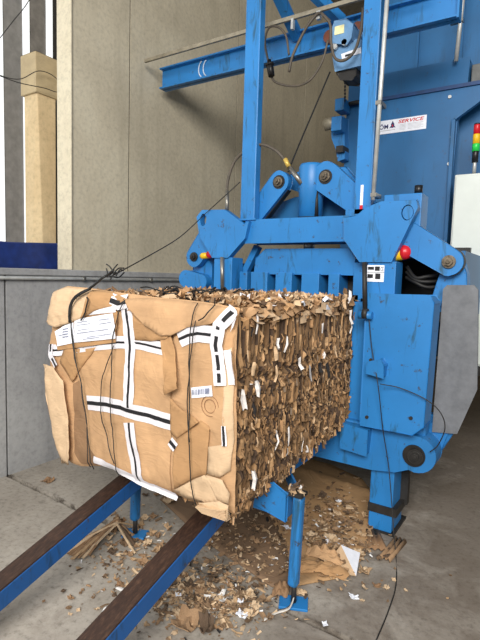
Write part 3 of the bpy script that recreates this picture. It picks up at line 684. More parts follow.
# core: front follows the photograph's outline, sides ragged
def core():
    m = MB(); nu, nv, nd = 44, 40, 110
    zt = lambda x, y: 1.505+.012*fz(x*6, y*6, 1)
    zbm = lambda x, y: (.70-.105*((x+2.27)/1.13))*0 + .655-.05*((x+2.27)/1.13)+.075*(y-BY)
    def pt(a, c, y):   # a across 0..1, c up 0..1
        x = -2.27+1.135*a
        z0, z1 = zbm(x, y), zt(x, y); z = z0+(z1-z0)*c
        return x, z
    # right side grid (x ~ -1.135), densely ridged
    def side(right):
        nd, nv = (400, 84) if right else (60, 24)
        vs, fs, ms = [], [], []
        def layer(y, z): return math.floor(y*58+1.5*fz(y*2.2, z*2.0, 1)+.9*z+.5*fz(y*9, z*7, 3))
        for i in range(nd+1):
            y = BY+.03+(3.22-BY-.03)*i/nd
            for j in range(nv+1):
                c = j/nv; x, z = pt(1 if right else 0, c, y)
                e = max(0, 1-min(c, 1-c)/.08); mid = math.exp(-((c-.45)/.2)**2); L = layer(y, z)
                amp = .011+.012*mid+.006*(c < .3)
                k = amp*1.9*fz(L*3.37, z*(4+8*mid), 4)+.006*fz(y*60, z*9, 9)+.016*fz(y*4, z*4, 2)-.03*e*e
                k -= .016*math.exp(-((c-.34-.05*fz(y*3, 0, 1))/.016)**2)+.014*math.exp(-((c-.62-.05*fz(y*3, 5, 1))/.016)**2)
                vs.append((x+(k-.018 if right else -k+.02), y, z))
        for i in range(nd):
            for j in range(nv):
                q = (i*(nv+1)+j, (i+1)*(nv+1)+j, (i+1)*(nv+1)+j+1, i*(nv+1)+j+1)
                y, z = vs[q[0]][1], vs[q[0]][2]; c = j/nv; mid = math.exp(-((c-.45)/.2)**2)
                L = layer(y, z); h = fz(L*5.71, math.floor(z*(3+6*mid)+fz(L*.77, 0, 0)*9)*1.93, 7)
                ms.append(0 if not right else 1 if h < -.22 else 2 if h < -.02 else 3 if h < .18 else 4 if h < .36 else 5)
                fs.append(q if right else q[::-1])
        o0 = len(m.f); m.add(vs, fs, 0); m.mi[o0:] = ms
    side(True); side(False)
    for top in (True, False):
        vs, fs = [], []; n1, n2 = 50, 40
        for i in range(n1+1):
            y = BY+.03+(3.22-BY-.03)*i/n1
            for j in range(n2+1):
                x, z = pt(j/n2, 1 if top else 0, y)
                x = max(min(x, -1.16), -2.25)
                vs.append((x, y, z+.018*fz(x*14, y*14, 6)-(.01 if top else -.02)))
        for i in range(n1):
            for j in range(n2):
                q = (i*(n2+1)+j, (i)*(n2+1)+j+1, (i+1)*(n2+1)+j+1, (i+1)*(n2+1)+j)
                fs.append(q if top else q[::-1])
        m.add(vs, fs, 0)
    m.add([(-2.25, 3.2, .75), (-1.15, 3.2, .7), (-1.15, 3.2, 1.54), (-2.25, 3.2, 1.54)], [(3, 2, 1, 0)][::-1])
    return m.build('bale_core', [BALESIDE, EDGE[4], EDGE[1], bsm((140, 107, 73)), bsm((160, 125, 87)), bsm((182, 147, 108))], BA)
core()
sheet('front_board', OUT, 0, KR, step=.03)
# overlapping boards and flaps of the front face
sheet('board_panel', [(74, 352), (118, 345), (171, 354), (171, 424), (172, 494), (140, 480), (100, 462), (90, 448), (82, 400)], .007, KR, None, crumple=.002)
sheet('left_flap', [(44, 364), (58, 366), (68, 380), (73, 420), (75, 455), (71, 464), (63, 463), (55, 440), (50, 415), (46, 395)], .022, KRL, ((48, 410), (72, 412), .015), solid=.004, crumple=.006)
sheet('side_board', [(72, 384), (86, 376), (91, 446), (96, 466), (80, 464), (75, 452)], .004, KRB)
sheet('crumpled_flap', [(52, 292), (64, 287), (92, 290), (103, 303), (97, 306), (86, 318), (76, 322), (60, 327), (48, 322)], .012, KRL, ((75, 289), (70, 326), .02), solid=.004, crumple=.012, step=.02)
sheet('crumpled_flap', [(48, 328), (62, 324), (60, 330), (72, 345), (56, 352), (46, 346)], .006, KR, solid=.003, crumple=.01, step=.02)
sheet('crumpled_flap', [(92, 290), (112, 292), (128, 299), (118, 306), (100, 310), (86, 318), (95, 304)], .016, KRD, ((110, 293), (90, 316), .012), solid=.003, crumple=.008, step=.02)
sheet('folded_board', [(66, 346), (85, 349), (98, 347), (84, 366), (73, 382), (62, 362)], .012, KRD, solid=.003, crumple=.006)
sheet('top_flap', [(126, 299), (150, 298), (200, 303), (236, 309), (228, 318), (212, 324), (190, 327), (176, 335), (165, 335), (148, 325), (134, 311)], .013, KR, ((180, 302), (172, 336), .018), solid=.004, crumple=.004)
sheet('triangle_flap', [(128, 307), (138, 318), (160, 333), (172, 336), (168, 339), (152, 341), (134, 340)], .011, KRD, ((130, 325), (172, 337), .012), solid=.003)
sheet('hanging_strip', [(163, 340), (174, 335), (178, 350), (183, 387), (172, 393), (170, 388), (171, 362)], .018, KRD, ((170, 338), (176, 392), .035), solid=.004)
sheet('right_board', [(176, 337), (186, 332), (222, 338), (225, 360), (226, 430), (224, 444), (207, 426), (190, 415), (184, 392)], .008, KR, crumple=.003)
sheet('lower_flap', [(172, 397), (184, 410), (199, 418), (202, 421), (178, 438), (172, 432)], .014, KRD, ((172, 415), (200, 419), .012), solid=.003)
sheet('lower_board', [(178, 438), (202, 420), (210, 426), (209, 473), (197, 476), (176, 488), (175, 455)], .011, KRD, solid=.003, crumple=.003)
sheet('edge_board', [(224, 352), (230, 348), (233, 440), (231, 470), (222, 476), (210, 472), (210, 446), (224, 444)], .010, KRL, crumple=.006, solid=.003)
for i, (pts, c) in enumerate((([(176, 489), (197, 478), (208, 473), (214, 480), (224, 500), (205, 503), (185, 497)], KRL), ([(209, 473), (226, 478), (232, 492), (231, 502), (222, 497), (214, 484)], KRL), ([(200, 501), (224, 498), (232, 503), (231, 519), (218, 513)], KRL))):
    sheet('folded_end', pts, .014+.006*i, c, ((200, 480), (225, 515), .025), solid=.004, crumple=.006)
m = MB()
for i in range(7):
    a = Y(202+i*.6, 503+i*1.2, BY); b = Y(231, 507+i*1.9, BY)
    for p in (a, b): p.y -= .035-.003*i
    m.bar(a, b, .03, .0035, (0, 0, 1))
m.build('board_stack_edge', KRL, BA)
# packing tape with a black stripe, printed labels
rnd_tape = random.Random(3)
def tape(px, w, off, stripe=.28, broken=False):
    """tape laid along a pixel path on the front; w = width in metres"""
    p = [V((x, z)) for x, z in XZ(px, BY)]
    pts = []
    for i in range(len(p)-1):
        n = max(2, int((p[i+1]-p[i]).length/(.013 if broken else .02)))
        pts += [p[i].lerp(p[i+1], k/n) for k in range(n)]
    pts.append(p[-1])
    def strip(w0, w1, off):
        m = MB(); n = len(pts)
        for i, q in enumerate(pts):
            d = (pts[min(n-1, i+1)]-pts[max(0, i-1)]).normalized(); s = V((-d.y, d.x))
            for k in range(4):
                r = q+s*(w0+(w1-w0)*k/3); m.v.append(V((r.x, BY+bulge(r.x, r.y)-off, r.y)))
        for i in range(n-1):
            if broken and w1-w0 < w*.6 and (rnd_tape.random() < .28): continue
            for k in range(3):
                m.f.append([i*4+k, i*4+4+k, i*4+5+k, i*4+1+k]); m.mi.append(0); m.sm.append(True)
        # face the camera side
        f = m.f[0]; nn = (m.v[f[1]]-m.v[f[0]]).cross(m.v[f[2]]-m.v[f[0]])
        if nn.y > 0: m.f = [g[::-1] for g in m.f]
        return m
    t = strip(-w/2, w/2, off).build('packing_tape', TAPE, BA)
    if stripe: strip(-w*stripe/2, w*stripe/2, off+.002).build('black_stripe', INKB, t)
    return t
tape([(50, 350), (60, 350), (90, 345), (120, 342), (140, 343), (171, 350)], .062, .0115, .16)
tape([(88, 402.5), (108, 404), (122, 407), (135, 411), (173, 422)], .078, .0125, .26)
tape([(127, 303), (129, 325), (131, 345), (131, 375), (131, 407)], .070, .0135, .2)
tape([(131, 422), (134, 445), (139, 482)], .074, .0135, .18)
tape([(181, 339), (190, 335), (200, 333), (217, 335)], .076, .0125, .17)
tape([(236, 309), (230, 316), (222, 326), (219, 345), (222, 385)], .058, .024, .3, True)
tape([(95, 459), (110, 467), (130, 477), (150, 487), (176, 497)], .040, .012, 0)
tape([(112, 300), (120, 303), (128, 301)], .07, .019, .35, True)
tape([(52, 344), (53, 356), (58, 366)], .04, .016, .4, True)
tape([(226, 425), (227, 445)], .022, .018, .5, True)
tape([(228, 350), (232, 385)], .035, .019, 0)
tape([(172, 440), (178, 447)], .05, .019, .4)
sheet('backing_board', [(78, 317), (116, 306), (120, 312), (119, 342), (60, 350), (58, 344)], .021, KRD, crumple=0)
sheet('torn_white_wrap', [(84, 316), (104, 309), (119, 305), (119, 312), (100, 314)], .024, TAPE)
def label_px(corners, off):
    return sheet('paper_label', corners, off, PAPER, step=.02)
la = label_px([(58, 331), (66, 326), (78, 322), (80, 342), (60, 346)], .026)
lb_ = label_px([(79, 319), (117, 313), (120, 338), (80, 342)], .028)
def print_rect(u0, v0, u1, v1, off, mat, parent, sl=0):
    m = MB(); c = [Y(u0, v0, BY), Y(u1, v0+sl, BY), Y(u1, v1+sl, BY), Y(u0, v1, BY)]
    for p in c: p.y += bulge(p.x, p.z)-off
    m.add(c, [(3, 2, 1, 0)]); return m.build('print', mat, parent)
m = MB()
def pl_(mb, u0, v0, u1, v1, th, off):
    a, b = Y(u0, v0, BY), Y(u1, v1, BY); n = 4
    for i in range(n):
        p, q = a.lerp(b, i/n), a.lerp(b, (i+1)/n)
        pp, qq = p.copy(), q.copy(); pp.y += bulge(p.x, p.z)-off; qq.y += bulge(q.x, q.z)-off
        mb.add([pp, qq, qq+V((0, 0, th)), pp+V((0, 0, th))], [(0, 1, 2, 3)])
for (u0, v0, u1, v1) in ((83, 322.5, 92, 321), (83, 325, 95, 323.5), (84, 330, 94, 328.5), (104, 320, 114, 318.5), (104, 324, 116, 322), (83, 333, 113, 329), (92, 337, 116, 333.5), (88, 339, 104, 337)):
    pl_(m, u0, v0, u1, v1, .0028, .031)
m.build('faint_print', INK, lb_)
m = MB()
for k in range(4): pl_(m, 67, 329.5+k*2.6, 73, 328.5+k*2.6, .005, .029)
pl_(m, 61, 336, 65, 335, .003, .029)
m.build('faint_print', INK, la)
bc = sheet('barcode_label', [(191.5, 387.5), (213, 385), (213.5, 396), (192, 398)], .014, PAPER, step=.02)
m = MB(); q = 193.5
while q < 211.5:
    wd = rnd.choice((.35, .5, .8)); a = Y(q, 389.5-(q-192)*.11, BY); b = Y(q+wd, 395-(q-192)*.09, BY)
    for p in (a, b): p.y += bulge(p.x, p.z)-.0185
    m.add([(a.x, a.y, b.z), (b.x, a.y, b.z), (b.x, a.y, a.z), (a.x, a.y, a.z)], [(0, 1, 2, 3)]); q += wd+rnd.choice((.5, .8, 1.1))
m.build('barcode', INK, bc)
m = MB(); c = Y(210.5, 406, BY)
for rr in (.046, .030):
    m.tube([V((c.x+rr*math.cos(k*math.pi/16), c.y+bulge(c.x, c.z)-.0135, c.z+rr*math.sin(k*math.pi/16))) for k in range(33)], .0012, 5)
m.build('round_stamp', plain('brown stamp ink', (128, 88, 58), .8), BA)
sheet('torn_white_wrap', [(234, 316), (238, 318), (234, 326), (230, 332)], .02, TAPE)

# baling wires down the front
def fw(pts, off): 
    o = []
    for p in spline([Y(u, v, BY) for u, v in pts], 6): o.append(V((p.x, BY+bulge(p.x, p.z)-off, p.z)))
    return o
for pts in ([(79, 300), (77, 318), (80, 345), (84, 375), (90, 420), (97, 468)], [(77, 318), (79, 345), (86, 385), (91, 430), (93, 466)], [(129, 300), (122, 318), (117, 350), (116, 400), (118, 440), (121, 474)], [(119, 345), (108, 375), (106, 410), (112, 440), (119, 462)],
            [(200, 303), (196, 330), (193, 380), (194, 430), (196, 470), (199, 506)], [(201, 320), (195, 360), (191, 400), (195, 440)]):
    MB().tube(fw(pts, .036), .0026, 5).build('baling_wire', DARK, BA)
for pts, rr in (([(77, 322), (78, 306), (82, 297), (90, 290), (100, 285), (112, 276)], .006), ([(78, 315), (80, 302), (88, 293), (104, 282), (120, 270)], .005), ([(88, 320), (93, 309), (96, 300), (94, 297)], .004), ([(205, 320), (212, 315), (219, 303), (221, 298)], .003)):
    MB().tube(fw(pts, .045), rr, 6).build('strap', RUBBER, BA)

# torn layers standing out of the side of the bale, one part of stuff per shade
def flake(m, c, L, w, nrm, up, curl, mi=0, rough=.3, ny=3):
    """small torn piece: ny x 3 grid bent about its long axis"""
    nrm = V(nrm).normalized(); up = V(up); up = (up-nrm*up.dot(nrm)).normalized(); a = up.cross(nrm)
    vs = []; tw = rnd.uniform(-.5, .5)
    for i in range(ny):
        t = i/(ny-1)-.5
        for j in range(3):
            s = j/2-.5
            ww = w*(1+rnd.uniform(-rough, rough)*.9)*(1-.35*abs(t)*2*rnd.random()); ll = L*(1+rnd.uniform(-rough, rough)*.4)
            h = curl*(s*s*4-.3)*w + curl*.35*L*(t*t*4-.3) + tw*s*t*w
            vs.append(V(c)+up*(t*ll)+a*(s*ww)+nrm*h)
    m.add(vs, [(i*3+j, i*3+j+1, i*3+j+4, i*3+j+3) for i in range(ny-1) for j in range(2)], mi)
SH = [KRD, KRB, KR, KRL, KRX, PAPER, INKB]
m = MB()
def slab_flake(c0, c1, n_, L0, L1, w0, w1, out):
    for i in range(n_):       # flush, fairly flat layer ends
        y = BY+.04+1.40*rnd.random(); c_ = rnd.uniform(c0, c1); z = .62+.075*(y-BY)+(.88-.03*(y-BY))*c_
        flake(m, (-1.146+rnd.uniform(-.004, out), y, z), rnd.uniform(L0, L1), rnd.uniform(w0, w1), (1, rnd.uniform(-.7, .1), rnd.uniform(-.05, .12)), (rnd.uniform(-.04, .04), rnd.gauss(.07, .05), 1), rnd.uniform(-.5, .3), rnd.choices(range(5), [6, 5, 3, 1, 2])[0], .2)
slab_flake(.06, .33, 60, .05, .14, .012, .035, .010)
slab_flake(.3, .9, 50, .04, .10, .010, .03, .012)
for i in range(1250):
    y = BY+.03+(3.16-BY-.04)*rnd.random()**.9; c_ = rnd.random()
    if c_ > .6 and rnd.random() < .75: continue
    z = .62+.075*(y-BY)+(.89-.03*(y-BY))*c_
    mid = math.exp(-((c_-.45)/.2)**2)
    L = rnd.uniform(.015, .055)*(1.5 if rnd.random() < .1 else 1); w = rnd.uniform(.004, .014)*(1.8 if rnd.random() < .15 else 1)
    n = V((rnd.uniform(.4, 1), rnd.uniform(-.9, .6), rnd.uniform(-.3, .45)))
    mi = rnd.choices(range(8), [26, 30, 15, 9, 22, 1.2, 2, 14*mid])[0]
    flake(m, (-1.144+rnd.uniform(-.008, .008)+.014*mid*rnd.random(), y, z), L, w, n, (rnd.uniform(-.2, .2), rnd.gauss(.08, .16), 1), rnd.uniform(-.8, .8), mi)
for i in range(26):       # slivers of white and black tape
    y = BY+.06+1.36*rnd.random(); c_ = rnd.random(); z = .64+.075*(y-BY)+.83*c_
    flake(m, (-1.126, y, z), rnd.uniform(.04, .10), rnd.uniform(.01, .03), (1, rnd.uniform(-.6, .2), .1), (0, rnd.gauss(.05, .2), 1), rnd.uniform(-.6, .6), rnd.choice((5, 5, 5, 6, 3)), .5)
m.build('torn_layers', EDGE, BA, kind='stuff')
m = MB()       # ragged layers along the bottom edges
for i in range(420):
    y = BY+.03+(3.12-BY)*rnd.random(); z = .605+.082*(y-BY)
    flake(m, (-1.14-abs(rnd.gauss(0, .03)), y, z+rnd.uniform(-.03, .03)), rnd.uniform(.03, .09), rnd.uniform(.01, .028), (rnd.uniform(.2, 1), rnd.uniform(-1, .2), rnd.uniform(-.4, .2)), (0, rnd.uniform(-.2, .2), 1), rnd.uniform(-.8, .8), rnd.choices(range(5), [3, 3, 2, 2, 3])[0])
for i in range(170):
    x = -2.2+1.06*rnd.random(); p = .655-.05*((x+2.27)/1.13)
    flake(m, (x, BY+.03+.1*rnd.random(), p+rnd.uniform(-.02, .02)), rnd.uniform(.03, .07), rnd.uniform(.02, .05), (rnd.uniform(-.3, .3), -1, rnd.uniform(-.8, .2)), (rnd.uniform(-1, 1), 0, rnd.uniform(.1, 1)), rnd.uniform(-.8, .8), rnd.choices(range(6), [3, 3, 2, 2, 3, 1])[0])
m.build('ragged_bottom_layers', EDGE, BA, kind='stuff')
m = MB()       # the rolled top edge over the side
for i in range(170):
    y = BY+.1+(3.1-BY-.1)*rnd.random(); z = 1.482+.008*(y-BY)
    flake(m, (-1.15+rnd.uniform(-.05, .015), y, z+rnd.uniform(-.05, .015)), rnd.uniform(.05, .13), rnd.uniform(.03, .07), (rnd.uniform(.5, 1), rnd.uniform(-.35, .2), rnd.uniform(.3, .9)), (0, 1, rnd.uniform(-.2, .2)), rnd.uniform(-.7, .2), rnd.choices(range(6), [4, 1, 5, 5, 0, .4])[0])
m.build('rolled_top_edge', SH, BA, kind='stuff')
m = MB()       # loose shreds covering the top
for i in range(1900):
    x = -2.2+1.06*rnd.random(); y = BY+.12+1.45*rnd.random()**.8; z = 1.502
    flake(m, (x, y, z+rnd.uniform(0, .038)*(1 if y < 2.75 else .5)), rnd.uniform(.025, .08), rnd.uniform(.012, .035), (rnd.uniform(-.8, .8), rnd.uniform(-.8, .5), 1), (rnd.uniform(-1, 1), rnd.uniform(-1, 1), 0), rnd.uniform(-.9, .9), rnd.choices(range(7), [4, 3, 5, 5, 2, .5, .6])[0])
o = m.build('cardboard_shreds', SH); tag(center(o), 'loose cardboard shreds heaped over the top of the bale', 'cardboard shreds', kind='stuff')

# ------------------------------------------------------------------ loose wires
cable('steel_wire', 'thin loose wire slanting from the bale top up to the left gate post', 'wire',
      [[Y(110, 277, 1.9), Y(145, 258, 2.2), Y(180, 237, 2.7), Y(205, 214, 3.05), Y(227, 194, 3.08), Y(240, 182, 3.13)]], .0035, RUBBER)
cable('steel_wire', 'thin dark wire slanting from the cylinder top up to the chain hoist', 'wire',
      [[Y(288, 172, 3.2), Y(296, 152, 3.3), Y(313, 112, 3.5), Y(330, 72, 3.66)]], .006, RUBBER)
cable('steel_wire', 'thin wire hanging down the side door and trailing over the floor', 'wire',
      [[Y(369, 318, 2.965), Y(372, 350, 2.965), Y(378, 385, 2.91), Y(383, 430, 2.965), Y(389, 470, 3.02), Z(394, 535, .10), Z(396, 556, .004), Z(396, 585, .004), Z(388, 612, .004), Z(376, 641, .004)]], .0032, DARK)
cable('steel_wire', 'thin wire arching from the door lug over the grey guard sheet', 'wire',
      [[Y(380, 384, 2.91), Y(400, 388, 2.955), Y(425, 399, 2.96), Y(440, 412, 2.98), Y(445, 428, 3.0), Y(438, 445, 3.02), Y(430, 452, 3.03)]], .0032, DARK)
m = MB()
for k in range(9):
    a = Y(108+rnd.uniform(-8, 8), 276+rnd.uniform(-3, 4), 1.85); b = Y(114+rnd.uniform(-9, 14), 268+rnd.uniform(-4, 6), 1.95)
    m.tube(spline([a, a.lerp(b, .5)+V((0, 0, rnd.uniform(-.02, .03))), b], 5), .004, 5)
o = m.build('wire_tangle', RUBBER); tag(center(o), 'tangle of black wire ends above the left front corner of the bale', 'wire')
m = MB()
for k in range(12):
    c = V((-1.75+rnd.uniform(-.2, .2), 2.15+rnd.uniform(-.2, .2), 1.545)); r_ = rnd.uniform(.04, .12); a0 = rnd.uniform(0, 6)
    m.tube(spline([c+V((r_*math.cos(a0+q), r_*math.sin(a0+q), rnd.uniform(-.01, .035))) for q in (0, .8, 1.7, 2.6, 3.3)], 5), .004, 5)
o = m.build('wire_tangle', RUBBER); tag(center(o), 'tangle of black wire lying among the shreds in the middle of the bale top', 'wire')

# ------------------------------------------------------------------ floor boards and litter
def board(name, pts, mat, label, solid=.006, curve=None, crease=None):
    bm = bmesh.new(); vs = [bm.verts.new(p) for p in pts]; bm.faces.new(vs)
    bmesh.ops.triangulate(bm, faces=bm.faces[:])
    for _ in range(6):
        lg = [e for e in bm.edges if e.calc_length() > .07]
        if not lg: break
        bmesh.ops.subdivide_edges(bm, edges=lg, cuts=1); bmesh.ops.triangulate(bm, faces=[f for f in bm.faces if len(f.verts) > 3])
    m = MB()
    for i, v in enumerate(bm.verts):
        v.index = i; p = v.co.copy(); p.z += .006+.006*fz(p.x*5, p.y*5, 2)+(curve(p) if curve else 0); m.v.append(p)
    bm.normal_update()
    for f in bm.faces:
        idx = [v.index for v in f.verts]; m.f.append(idx if f.normal.z > 0 else idx[::-1]); m.mi.append(0); m.sm.append(True)
    bm.free()
    o = m.build(name, mat, solid=solid); return tag(center(o), label, 'cardboard sheet')
def flat(px): return [Z(u, v) for u, v in px]
board('cardboard_sheet', flat([(160, 500), (205, 543), (240, 566), (272, 588), (292, 588), (286, 540), (262, 500), (240, 470), (190, 470)]), kraft('trodden brown board', (132, 106, 82)), 'flat brown cardboard sheet on the floor beneath the bale, left of the right leg')
pr_ = flat([(298, 587), (318, 583), (345, 578), (363, 560), (372, 538), (376, 512), (374, 496), (362, 480), (330, 465), (280, 452), (240, 470), (262, 505), (286, 545)])
for p in pr_: p.x = min(p.x, -1.0) if p.y > 3.0 else p.x
def _ridge(p):
    a, b = Z(292, 468), Z(368, 494); d = (b-a).normalized(); q = abs((p-a).cross(d).z)
    return .03*max(0, 1-q/.07)+.05*max(0, p.x+1.25)*max(0, min(1, (p.y-2.6)/.5))
board('cardboard_sheet', pr_, kraft('dusty tan board', (186, 148, 106)), 'large tan cardboard sheet on the floor reaching under the press, right of the leg', curve=_ridge)

PROTO = []
def proto(k, mats, size, asp, curl, crum):
    m = MB(); n = 5; seed = rnd.random()*90; rad = [[rnd.uniform(.72, 1.12) for _ in range(n+1)] for _ in range(2)]
    for i in range(n+1):
        for j in range(n+1):
            s, t = i/n-.5, j/n-.5; e = max(abs(s), abs(t))*2
            q = 1+.5*e*fz(s*4+seed, t*4, seed)
            m.v.append(V((s*size*q, t*size*asp*q, curl*size*(s*s*4*.5)+crum*size*(.5+fz(s*3.5+seed, t*3.5, seed)))))
    zmin = min(v.z for v in m.v)
    for v in m.v: v.z -= zmin
    for i in range(n):
        for j in range(n):
            a = i*(n+1)+j; m.f.append([a, a+n+1, a+n+2, a+1]); m.mi.append(0); m.sm.append(False)
    o = m.build('cardboard_scrap', mats); o.modifiers.new('solid', 'SOLIDIFY').thickness = .0025; o.modifiers['solid'].offset = 1
    return o
for k in range(22):
    PROTO.append(proto(k, [LIT[0], LIT[1], KRB, LIT[2], LIT[2], LIT[0], LIT[3], PAPER, LIT[1], LIT[4], LIT[3]][k % 11], 1.0, rnd.uniform(.5, .95), rnd.uniform(.1, .6), rnd.uniform(.15, .5)))
used = set()
def scrap(u, v, size, label, group=None, k=None, z=0.0, rot=None, tilt=.12):
    k = rnd.choice([q for q in range(22) if q % 11 != 7 or rnd.random() < .15]) if k is None else k
    src = PROTO[k]
    o = src if k not in used else src.copy()
    if k in used: COL.objects.link(o)
    used.add(k)
    p = Z(u, v, z); o.location = (p.x, p.y, z+.001)
    o.rotation_euler = (rnd.uniform(-tilt, tilt), rnd.uniform(-tilt, tilt), rnd.uniform(0, 6.28) if rot is None else rot)
    o.scale = (size, size, size)
    m = o.modifiers['solid']; m.thickness = .003/size
    o['label'] = label; o['category'] = 'cardboard scrap'
    if 'group' in o: del o['group']
    if group: o['group'] = group
    return o
# single pieces that can be told apart
scrap(47, 482, .085, 'flat brown scrap alone on the bare floor near the low grey wall', k=2)
scrap(185, 626, .13, 'large bent brown scrap at the bottom edge, right of the right rail', k=3)
scrap(207, 634, .11, 'dark brown flat scrap at the bottom edge, beside the larger bent scrap', k=9)
scrap(224, 526, .075, 'greyish lump of board on the brown sheet close to the bale corner', k=20)
scrap(334, 545, .10, 'crumpled white paper piece on the tan sheet', k=7)
scrap(354, 598, .045, 'white crumpled paper on bare floor right of the right leg', k=7)
scrap(242, 617, .05, 'white and brown crumpled piece at the bottom, left of the right leg', k=18)
scrap(249, 598, .06, 'pale flat scrap with square corner left of the foot of the right leg', k=8)
scrap(325, 625, .03, 'tiny white paper bit lying in the floor joint', k=7)
scrap(364, 573, .085, 'narrow torn strip lying right of the folded white box piece', k=5)
scrap(377, 587, .045, 'small brown scrap on bare floor beside the trailing wire', k=13)
scrap(386, 589, .03, 'tiny pale scrap touching the trailing wire', k=1)
# generic litter
def region(n, fn, size, label, group, z=0.0):
    for _ in range(n):
        u, v = fn(); scrap(u, v, rnd.uniform(*size), label, group, z=z, tilt=.3)
def gauss(u, v, su, sv): return lambda: (rnd.gauss(u, su), rnd.gauss(v, sv))
region(92, gauss(212, 596, 30, 13), (.02, .05), 'torn cardboard scrap in the heap on bare floor right of the right rail', 'scraps right of the right rail')
region(38, gauss(140, 545, 26, 14), (.02, .06), 'torn cardboard scrap on the floor between the rails near the left leg', 'scraps between the rails')
region(14, gauss(70, 600, 26, 22), (.012, .03), 'small shred on the open floor between the rails near the bottom edge', 'small shreds on the open floor')
region(42, lambda: (rnd.uniform(205, 285), rnd.uniform(498, 560)), (.014, .042), 'small shred lying on the brown sheet below the bale', 'shreds on the brown sheet', .012)
region(66, gauss(334, 528, 18, 18), (.02, .06), 'torn piece in the heap on the tan cardboard sheet', 'pieces on the tan sheet', .02)
region(26, gauss(190, 490, 24, 7), (.03, .075), 'torn piece in the litter under the front of the bale', 'litter under the bale front')
region(10, gauss(400, 590, 30, 24), (.01, .022), 'tiny shred on the stained floor at lower right', 'tiny shreds at lower right')
def stuff(n, fn, label, z=0.0, big=.12):
    m = MB()
    for _ in range(n):
        u, v = fn(); p = Z(u, v, z)
        flake(m, p+V((0, 0, .006)), rnd.uniform(.008, .028)*(q := 2.2 if rnd.random() < big else 1), rnd.uniform(.005, .014)*q, (rnd.uniform(-.4, .4), rnd.uniform(-.4, .4), 1), (rnd.uniform(-1, 1), rnd.uniform(-1, 1), 0), rnd.uniform(-.4, .4), rnd.choices(range(7), [4, 4, 4, 4, 3, .9, .3])[0])
    o = m.build('shredded_litter', LIT); tag(center(o), label, 'litter', kind='stuff')
stuff(1000, lambda: (rnd.gauss(208, 40), rnd.gauss(600, 17)), 'fine shredded litter scattered right of the right rail', big=.3)
stuff(420, lambda: (rnd.gauss(140, 32), rnd.gauss(552, 20)), 'fine shredded litter scattered between the rails')
stuff(600, lambda: (rnd.uniform(195, 288), rnd.uniform(485, 575)), 'fine shredded litter on the brown sheet', .013)
stuff(700, lambda: (rnd.gauss(335, 20), rnd.gauss(528, 22)), 'fine shredded litter on the tan sheet', .022, .3)
# bundle of twisted strips near the left leg
t = thing('cardboard_bundle', 'twisted bundle of torn cardboard strips splayed on the floor between the rails', 'cardboard bundle', Z(105, 540))
for k in range(20):
    a = Z(118+rnd.uniform(-3, 3), 531+rnd.uniform(-4, 4)); b = Z(66+rnd.uniform(-3, 22), 553+rnd.uniform(-8, 9))
    if k > 15: b = Z(128+rnd.uniform(-4, 10), 520+(k-15)*9)
    a.z = .05+.02*rnd.random(); b.z = .008+.01*rnd.random(); c = a.lerp(b, .5); c.z = .035+.02*rnd.random()
    m = MB(); pth = spline([a, c, b], 5); w = rnd.uniform(.005, .014)
    for i, p in enumerate(pth):
        d = (pth[min(i+1, len(pth)-1)]-pth[max(i-1, 0)]).normalized(); s = V((-d.y, d.x, rnd.uniform(-.3, .3))).normalized()
        m.v += [p-s*w, p+V((0, 0, .006)), p+s*w]
    for i in range(len(pth)-1):
        for j in range(2):
            m.f.append([i*3+j, i*3+j+1, i*3+j+4, i*3+j+3]); m.mi.append(0); m.sm.append(False)
    m.build('strip', [KRB, LIT[0], LIT[2], KRX, LIT[1]][k % 5], t, solid=.003)
# corrugated offcuts, folded piece and crumpled kraft paper on the right
def roll(u0, v0, u1, v1, w, r, mat, name, label):
    m = MB(); a, b = Z(u0, v0), Z(u1, v1); d = (b-a).normalized(); s = V((-d.y, d.x, 0)); n = 14
    for e, p in enumerate((a, a.lerp(b, .5), b)):
        for i in range(n+1):
            q = i/n; h = r*abs(math.sin(q*math.pi*3))*(1 if e != 1 else .8)+.004
            m.v.append(p+s*(w*(q-.5))*(1+.1*e)+V((0, 0, h)))
    for e in range(2):
        for i in range(n):
            k = e*(n+1)+i; m.f.append([k, k+n+1, k+n+2, k+1]); m.mi.append(0); m.sm.append(True)
    return tag(center(m.build(name, mat, solid=.004)), label, 'cardboard offcut')
roll(372, 533, 378, 552, .10, .022, KRB, 'corrugated_offcut', 'ribbed tan offcut beside the foot of the press column, left of its pair')
roll(384, 561, 400, 541, .07, .022, LIT[2], 'corrugated_offcut', 'ribbed tan offcut near the trailing wire, right of its pair')
def crumple(u, v, sx, sy, h, mat, name, label, cat, rot=0, bands=None):
    m = MB(); n = 12; seed = rnd.random()*40; c = Z(u, v)
    for i in range(n+1):
        for j in range(n+1):
            s, t_ = i/n*2-1, j/n*2-1; e = max(0, 1-(s*s+t_*t_)*.55); q = 1+.22*fz(s*2+seed, t_*2, 1)
            z = h*e*(.55+.7*abs(fz(s*2.2+seed, t_*1.4, seed)))+.004
            x, y = s*sx*q, t_*sy*q
            m.v.append(c+V((x*math.cos(rot)-y*math.sin(rot), x*math.sin(rot)+y*math.cos(rot), z)))
    for i in range(n):
        for j in range(n):
            k = i*(n+1)+j; m.f.append([k, k+n+1, k+n+2, k+1]); m.mi.append(bands(i/n, j/n) if bands else 0); m.sm.append(False)
    return tag(center(m.build(name, mat, solid=.003)), label, cat)
crumple(321, 572, .14, .055, .07, KRD, 'kraft_paper', 'long crumpled kraft paper piece on the floor right of the right leg', 'paper', .35)
crumple(326, 561, .11, .05, .09, KR, 'kraft_paper', 'crumpled kraft paper piece behind the longer one, beside the right leg', 'paper', -.2)
m = MB()
a, b, c, d, e = Z(333, 556, .03), Z(341, 545, .10), Z(360, 553, .05), Z(356, 576, .01), Z(341, 574, .01)
